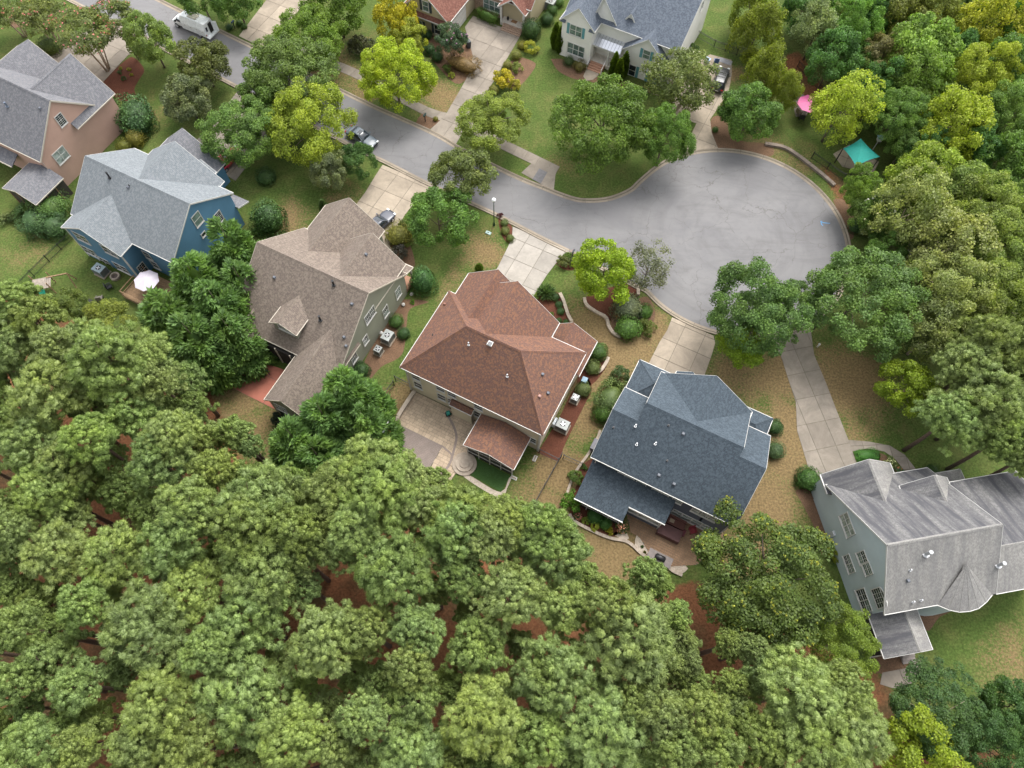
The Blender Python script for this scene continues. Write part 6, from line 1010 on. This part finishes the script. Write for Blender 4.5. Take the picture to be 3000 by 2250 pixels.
for i, (u, v, r_) in enumerate(PX):
    if u > 2750 and v < 1450: pine(u, v, r_, 'by the pale blue house', 'pines right of the pale blue house', 9.5)
    else: pine(u, v, r_, 'in the wood', 'pines of the wood behind the houses')
# ---- dense conifers
def conifer(u, v, rm, hh, label, col=G_LEY, lst=LEY, group=None, cat='tree', name='cypress_tree'):
    """u,v: pixel of the top"""
    p = P(u, v, hh); root = empty(name, (p[0], p[1], 0), 0, label, cat, group); me = pick(id(lst), lst); MB().tube([(0, 0, -.05), (0, 0, hh*.5), (0, 0, hh*.9)], [.16, .1, .02], 7).build('trunk', BARK, root); mesh_inst('crown', me, root, jit(col, .06), (rm*(1.55 if name == 'cypress_tree' else 1), rm*(1.55 if name == 'cypress_tree' else 1), (hh-.15)/4.1), (0, 0, .1), random.random()*6.28); return root
for (u, v), rm, hh, lb in [((632, 640), 2.7, 12, 'tallest dark green cypress beside the blue house'), ((520, 735), 2.9, 12, 'dark green cypress beside the white parasol'), ((672, 765), 2.5, 10.5, 'dark green cypress touching the taupe roof'), ((590, 820), 2.8, 12, 'dark green cypress in the middle of the group by the blue house'), ((430, 855), 2.9, 11.5, 'dark green cypress in front of the wooden deck'), ((640, 920), 2.5, 10, 'dark green cypress at the corner of the red patio'), ((520, 930), 2.9, 11.5, 'dark green cypress between the deck and the red patio'), ((985, 1085), 2.7, 12.5, 'dark green cypress hiding the back wing of the sage house'), ((920, 1170), 2.6, 12, 'dark green cypress in the middle of the row behind the sage house'), ((830, 1245), 2.6, 11.5, 'dark green cypress at the edge of the pine wood'), ((1050, 1195), 2.2, 10, 'dark green cypress right beside the basketball hoop'), ((905, 1300), 2.5, 10.5, 'dark green cypress in front of the pine wood, lowest of its row')]: conifer(u, v, rm, hh, lb)
for (u, v), lb in [((1632, 62), 'narrow pointed arborvitae left of the white house, left of a pair'), ((1646, 74), 'narrow pointed arborvitae left of the white house, right of a pair'), ((1808, 150), 'narrow arborvitae at the white porch, left of a trio'), ((1822, 166), 'narrow arborvitae at the white porch, middle of a trio'), ((1838, 148), 'narrow arborvitae at the white porch, right of a trio')]: conifer(u, v, .95, 4.6, lb, (.085, .135, .016), ARB, 'arborvitae at the white house', 'shrub', 'arborvitae')
conifer(*Z['b1'](1925, 615), .7, 1.7, 'small pointed shrub beside the pale driveway', (.09, .15, .02), ARB, None, 'shrub', 'arborvitae'); conifer(*Z['b1'](560, 60), .9, 3.4, 'small grey-green conifer behind the taupe roof', (.10, .15, .06), ARB, None, 'shrub', 'arborvitae')
# ---- shrubs: (key,x,y centre, radius px in that zoom, kind, colour, label)
def shrub(key, x, y, r_, kind, col, label, group=None, vz=1., sy=1., rz=None, flowers=None):
    u, v = Z[key](x, y) if key else (x, y); sc_ = K if key else 1.; lst = {'b': BAL, 'x': BOX, 'l': LSE, 't': TUF}[kind]; R = r_*sc_*mpp(u, v, .6); hz = R*vz*(.85 if kind != 't' else 1)*.6; p = P(u, v, hz); root = empty('shrub', (p[0], p[1], 0), 0, label, 'shrub', group); me = pick(kind+'s', lst)
    MB().tube([(0, 0, -.03), (0, 0, hz)], [.05, .03], 6).build('stem', BARK, root); rr = random.random()*6.28 if rz is None else rz; mesh_inst('foliage', me, root, jit(tuple(x*1.35 for x in col), .1), (R, R*sy, R*vz), (0, 0, hz if kind != 't' else .05), rr)
    if flowers: n = 80; d = rdirs(n, .1)*.98; nr = unit(d); ax = unit(np.cross(nr, rng.normal(0, 1, (n, 3)))); mesh_inst('flowers', quad_mesh('flowers', d, ax, np.cross(nr, ax), np.full(n, .12/R), np.full(n, .12/R), rng.random(n), CLIP), root, (*flowers, 1), (R, R*sy, R*vz), (0, 0, hz), rr)
DG, MG, OG, YG, BG = (.032, .07, .022), (.05, .10, .022), (.11, .115, .022), (.20, .21, .03), (.055, .052, .045)
SHR = [('a0', 1170, 1010, 165, 'b', DG, 'large dark green shrub mound against the pink house', dict(sy=1.3, rz=.5)), ('a0', 1170, 1200, 85, 'b', (.12, .11, .02), 'yellowish rounded shrub at the corner of the pink house', {}), ('a0', 1070, 1260, 70, 'b', (.10, .11, .02), 'smaller yellowish shrub beside the blue house roof', {}), ('a0', 430, 400, 95, 'b', (.06, .095, .022), 'rounded green shrub at the drive of the pink house', {}), ('a0', 1040, 592, 16, 'l', YG, 'small pale plant in the red mulch, left one', {}), ('a0', 1115, 600, 18, 'l', YG, 'small pale plant in the red mulch, right one', {}), ('a0', 1133, 645, 15, 'l', YG, 'small pale plant in the red mulch, lowest one', {}), ('a0', 1030, 632, 22, 'l', DG, 'small dark plant in the red mulch, upper one', {}), ('a0', 1072, 680, 22, 'l', DG, 'small dark plant in the red mulch, lower one', {}), ('a0', 2065, 200, 30, 'b', MG, 'round green shrub above the blue mailbox', {}), ('a0', 1980, 235, 34, 'b', DG, 'round dark shrub left of the blue mailbox', {}), ('a0', 2110, 230, 28, 'b', MG, 'round green shrub right of the blue mailbox', {}),
    ('b0', 430, 130, 150, 'x', (.045, .09, .02), 'tall hedge beside the screened porch, upper part', dict(sy=1.2, vz=.9, rz=.9)), ('b0', 300, 250, 120, 'x', DG, 'dark hedge below the screened porch', dict(sy=1.4, rz=.5)), ('b0', 470, 300, 120, 'x', DG, 'dark hedge at the corner of the blue house', dict(sy=1.1)), ('b0', 140, 210, 70, 'l', (.05, .08, .03), 'loose dark shrub at the left edge below the porch', {}), ('b0', 40, 230, 60, 'l', G_GRY, 'grey shrub at the left edge near the white bench', {}),
    ('b1', 110, 230, 150, 'b', DG, 'huge dark holly between the blue and the sage house', dict(vz=1.2)), ('b1', 30, 350, 60, 'l', MG, 'loose green shrub below the huge dark holly', {}), ('a1', 90, 1530, 85, 'b', DG, 'dark rounded shrub under the feathery tree', {}), ('b1', 1230, 375, 115, 'b', (.12, .12, .025), 'olive mounded shrub beside the charcoal car', {}), ('b1', 1235, 525, 72, 'l', BG, 'brownish purple shrub near the sage front porch', {}), ('b1', 1440, 770, 118, 'b', (.035, .085, .024), 'big egg-shaped holly at the corner of the sage house', dict(vz=1.3)), ('b1', 1210, 1115, 66, 'b', MG, 'round clipped shrub left of the package unit, upper', {}), ('b1', 1275, 1220, 58, 'b', DG, 'round clipped shrub right of the package unit', {}), ('b1', 910, 1540, 80, 'b', DG, 'dark rounded shrub below the small air conditioner', dict(vz=1.1)), ('b1', 1350, 950, 22, 'l', (.08, .18, .02), 'small fresh green plant near the sage porch', {}), ('b1', 2145, 265, 36, 'b', (.08, .11, .035), 'round shrub near the street lamp, top of three', {}), ('b1', 2150, 335, 40, 'b', (.09, .115, .035), 'round shrub near the street lamp, middle of three', {}), ('b1', 2195, 400, 38, 'b', (.07, .10, .025), 'round shrub near the street lamp, lowest of three', {}), ('b1', 2110, 200, 26, 'l', (.09, .03, .035), 'small red leaved shrub at the foot of the street lamp bed', {}), ('b1', 1310, 440, 40, 'l', (.11, .15, .04), 'low light green plant beside the olive mound', {}), ('b1', 1270, 275, 36, 'l', (.10, .14, .04), 'low green plant above the olive mound', {}),
    ('b2', 298, 850, 105, 't', (.07, .12, .05), 'spiky upright shrub beside the pale driveway', dict(vz=1.0)), ('b2', 405, 970, 34, 'b', DG, 'round clipped shrub by the curved wall, upper', {}), ('b2', 420, 1030, 34, 'b', DG, 'round clipped shrub by the curved wall, lower', {}), ('b2', 340, 1055, 24, 'l', (.11, .16, .03), 'small light green shrub in the red mulch by the roof', {}), ('b2', 405, 1110, 30, 'b', DG, 'dark round shrub at the portico, left', {}), ('b2', 465, 1120, 26, 'b', DG, 'dark round shrub at the portico, right', {}), ('b2', 205, 900, 30, 'l', (.10, .15, .03), 'light green shrub at the garage corner', {}), ('b2', 370, 905, 40, 'b', DG, 'dark shrub under the spiky one', {}), ('b2', 745, 1380, 88, 'b', (.042, .085, .022), 'large round clipped shrub in the block ring', {}), ('b2', 700, 1515, 70, 'b', (.08, .11, .035), 'pale round clipped shrub below the large round one', {}), ('c2', 615, 45, 72, 'b', (.08, .11, .035), 'pale round shrub above the small air conditioner', {}), ('b2', 450, 600, 60, 'l', (.10, .115, .04), 'loose shrub below the dark mailbox, left', {}), ('b2', 520, 610, 48, 'l', (.09, .11, .035), 'loose shrub below the dark mailbox, right', {}), ('b2', 480, 555, 42, 'l', (.09, .15, .03), 'light green shrub right under the dark mailbox', {}), ('b2', 1000, 1010, 135, 'b', (.07, .085, .045), 'wide grey-green mounded shrub in the island bed', {}), ('b2', 1145, 1030, 72, 'b', (.045, .10, .018), 'fresh green rounded shrub right in the island bed', {}), ('b2', 1000, 1180, 115, 'b', (.055, .11, .02), 'green mounded shrub lowest in the island bed', {}), ('b2', 1160, 1160, 78, 'l', (.09, .12, .03), 'loose green shrub at the right tip of the island bed', {}), ('b2', 925, 1060, 48, 'l', (.20, .12, .05), 'withered brown patch of shrub in the island bed', {}), ('b2', 940, 1600, 95, 'l', (.055, .09, .03), 'dark loose hedge left of the slate garage roof', {}),
    ('c2', 850, 130, 130, 'x', (.07, .105, .035), 'long hedge along the left wall of the slate house, upper', dict(sy=1.2, vz=1.1, rz=-.4)), ('c2', 780, 260, 85, 'b', (.055, .11, .022), 'green hedge end along the left wall of the slate house', dict(vz=1.1)), ('c2', 550, 800, 66, 'l', (.085, .14, .03), 'light green shrub left of the sunroom roof, upper', {}), ('c2', 625, 720, 28, 'l', MG, 'small green plant between the fence and the sunroom', {}), ('c2', 505, 1000, 100, 'l', (.07, .15, .02), 'bright green shrub left of the sunroom roof, lower', dict(vz=1.2)), ('c2', 715, 1140, 70, 'b', (.035, .10, .02), 'clipped green mound under the sunroom eave, left', {}), ('c2', 805, 1200, 58, 'b', (.04, .11, .022), 'clipped green mound under the sunroom eave, right', {}), ('c2', 640, 1180, 36, 'l', (.15, .19, .03), 'light green low plant in the back bed, left', {}), ('c2', 715, 1228, 42, 'l', (.20, .22, .025), 'yellow-green low plant in the back bed, middle', {}), ('c2', 840, 1272, 36, 'l', (.22, .22, .02), 'yellow low plant in the back bed, right', {}), ('c2', 570, 1140, 40, 'l', (.05, .09, .03), 'dark flowering plant at the left of the back bed', dict(flowers=(.5, .18, .14))), ('c2', 950, 1240, 58, 'l', (.05, .085, .025), 'rose bush with peach blossom at the patio', dict(flowers=(.65, .3, .2))), ('c2', 1125, 1400, 18, 't', MG, 'grass tuft in the pebble bed, upper', {}), ('c2', 1145, 1450, 20, 't', OG, 'grass tuft in the pebble bed, lower', {}),
    ('c3', 55, 370, 75, 'b', DG, 'dark rounded shrub right of the slate porch, upper', {}), ('c3', 60, 570, 85, 'b', (.05, .085, .035), 'grey-green rounded shrub right of the slate house, lower', {}), ('c3', 345, 820, 112, 'b', (.035, .085, .022), 'large dark round shrub at the pale blue garage corner', dict(vz=1.0)), ('c3', 515, 1385, 56, 'b', (.04, .08, .025), 'round dark shrub at the pale blue wall', {}), ('c3', 590, 1475, 70, 'l', (.13, .16, .016), 'yellow-green loose shrub at the pale blue wall', {}), ('c3', 850, 610, 98, 'x', (.035, .115, .014), 'flat bright green hedge inside the curved path', dict(sy=.55, vz=.3, rz=.1)), ('c3', 1060, 680, 50, 'l', (.10, .14, .05), 'hydrangea with pale blossom beside the curved path', dict(flowers=(.62, .66, .35))), ('c3', 1120, 760, 55, 'l', (.06, .11, .05), 'green plants below the hydrangea', {}), ('c3', 1415, 745, 60, 'b', DG, 'dark low shrub at the front porch of the pale blue house', {}), ('c3', 2100, 1120, 110, 'l', (.10, .15, .02), 'yellow-green bush at the right edge behind the grey roof', {}), ('c3', 2000, 900, 120, 'l', (.045, .08, .025), 'dark bush under the pine at the pale blue house', {}),
    ('a1', 900, 400, 105, 'l', (.07, .075, .05), 'dark olive shrub between the street trees', dict(vz=1.0)), ('a1', 1790, 560, 78, 'x', (.14, .095, .04), 'brown-topped clipped hedge beside the drive', dict(sy=2.0, rz=1.15, vz=1.1)), ('a1', 1480, 300, 46, 'b', DG, 'dark round shrub under the tan house window', {}), ('a1', 1500, 430, 52, 'b', DG, 'dark round shrub left of the lilac myrtle, middle', {}), ('a1', 1565, 490, 55, 'b', DG, 'dark round shrub left of the lilac myrtle, lowest', {}), ('a1', 1640, 600, 42, 'l', (.08, .12, .03), 'light loose plant left of the brown hedge', {}), ('a1', 1690, 655, 30, 'l', (.17, .2, .03), 'yellow plant left of the brown hedge', {}), ('a1', 1550, 1028, 24, 'b', OG, 'small olive ball beside the dark green mailbox', {}), ('a1', 2170, 565, 46, 'b', OG, 'olive ball shrub along the drive, third from the street', {}), ('a1', 2110, 665, 48, 'b', OG, 'olive ball shrub along the drive, second from the street', {}), ('a1', 2055, 775, 46, 'b', OG, 'olive ball shrub along the drive, nearest the street', {}), ('a2', 35, 480, 48, 'b', OG, 'olive ball shrub along the drive, fourth from the street', {}), ('a2', 85, 395, 42, 'b', OG, 'olive ball shrub along the drive, farthest from the street', {}), ('a2', 165, 420, 66, 'l', YG, 'yellow spreading shrub farthest up the bed by the drive', {}), ('a2', 45, 580, 50, 'l', (.15, .19, .05), 'pale green spreading shrub in the bed by the drive', {}), ('a1', 2160, 700, 95, 'l', (.28, .25, .02), 'big golden spreading shrub in the bed by the drive', {}), ('a2', 20, 740, 55, 'l', (.26, .24, .03), 'golden shrub at the lower end of the bed by the drive', {}),
    ('a2', 165, 260, 88, 'b', DG, 'large dark holly between the tan and the white house', dict(vz=1.2)), ('a2', 300, 170, 60, 'b', DG, 'dark round shrub behind the large dark holly', {}), ('a2', 345, 90, 48, 'b', MG, 'round green shrub beside the top package unit', {}), ('a2', 400, 20, 50, 'b', MG, 'green shrub at the top edge left of the white house', {}), ('a2', 490, 530, 48, 'b', (.05, .08, .03), 'round grey-green shrub under the white house window', {}), ('a2', 585, 575, 52, 'x', (.10, .09, .03), 'clipped shrub with browned top at the brick steps', {}), ('a1', 2000, 150, 100, 'x', (.045, .095, .018), 'low clipped hedge in front of the stone wall', dict(sy=.4, rz=-.5, vz=.7)), ('a2', 1560, 430, 60, 'l', (.06, .10, .03), 'loose shrub at the right corner of the white house', {}), ('a2', 1755, 1120, 28, 'b', MG, 'small round shrub at the bend of the white house drive', {}), ('a2', 1130, 790, 40, 'l', DG, 'dark shrub beside the red hydrant', {}), ('a2', 1340, 1000, 1, 'l', DG, '', {}),
    (None, 868, 985, 0, 'x', (.03, .07, .02), '', {}), (None, 1015, 455, 0, 'l', DG, '', {}), ('b3', 760, 300, 70, 'b', DG, 'dark shrub beside the white blossom at the cul-de-sac', {}), ('b3', 850, 340, 75, 'l', (.09, .13, .05), 'white flowering shrub at the edge of the cul-de-sac', dict(flowers=(.72, .72, .62))), ('c1', 230, 290, 90, 'l', (.018, .03, .022), 'almost black shrub behind the back wing of the sage house', {})]
for key, x, y, r_, kind, col, label, kw in SHR:
    if label: shrub(key, x, y, r_, kind, col, label, **kw)
for k, (u, v) in enumerate(((705, 990), (727, 1004), (750, 1018), (775, 1030), (797, 1042))): shrub(None, u, v, 24, 'x', (.03, .075, .02), f'dark clipped hedge bush at the red patio, {["first", "second", "third", "fourth", "fifth"][k]} from the left', 'hedge along the red patio', vz=.9)
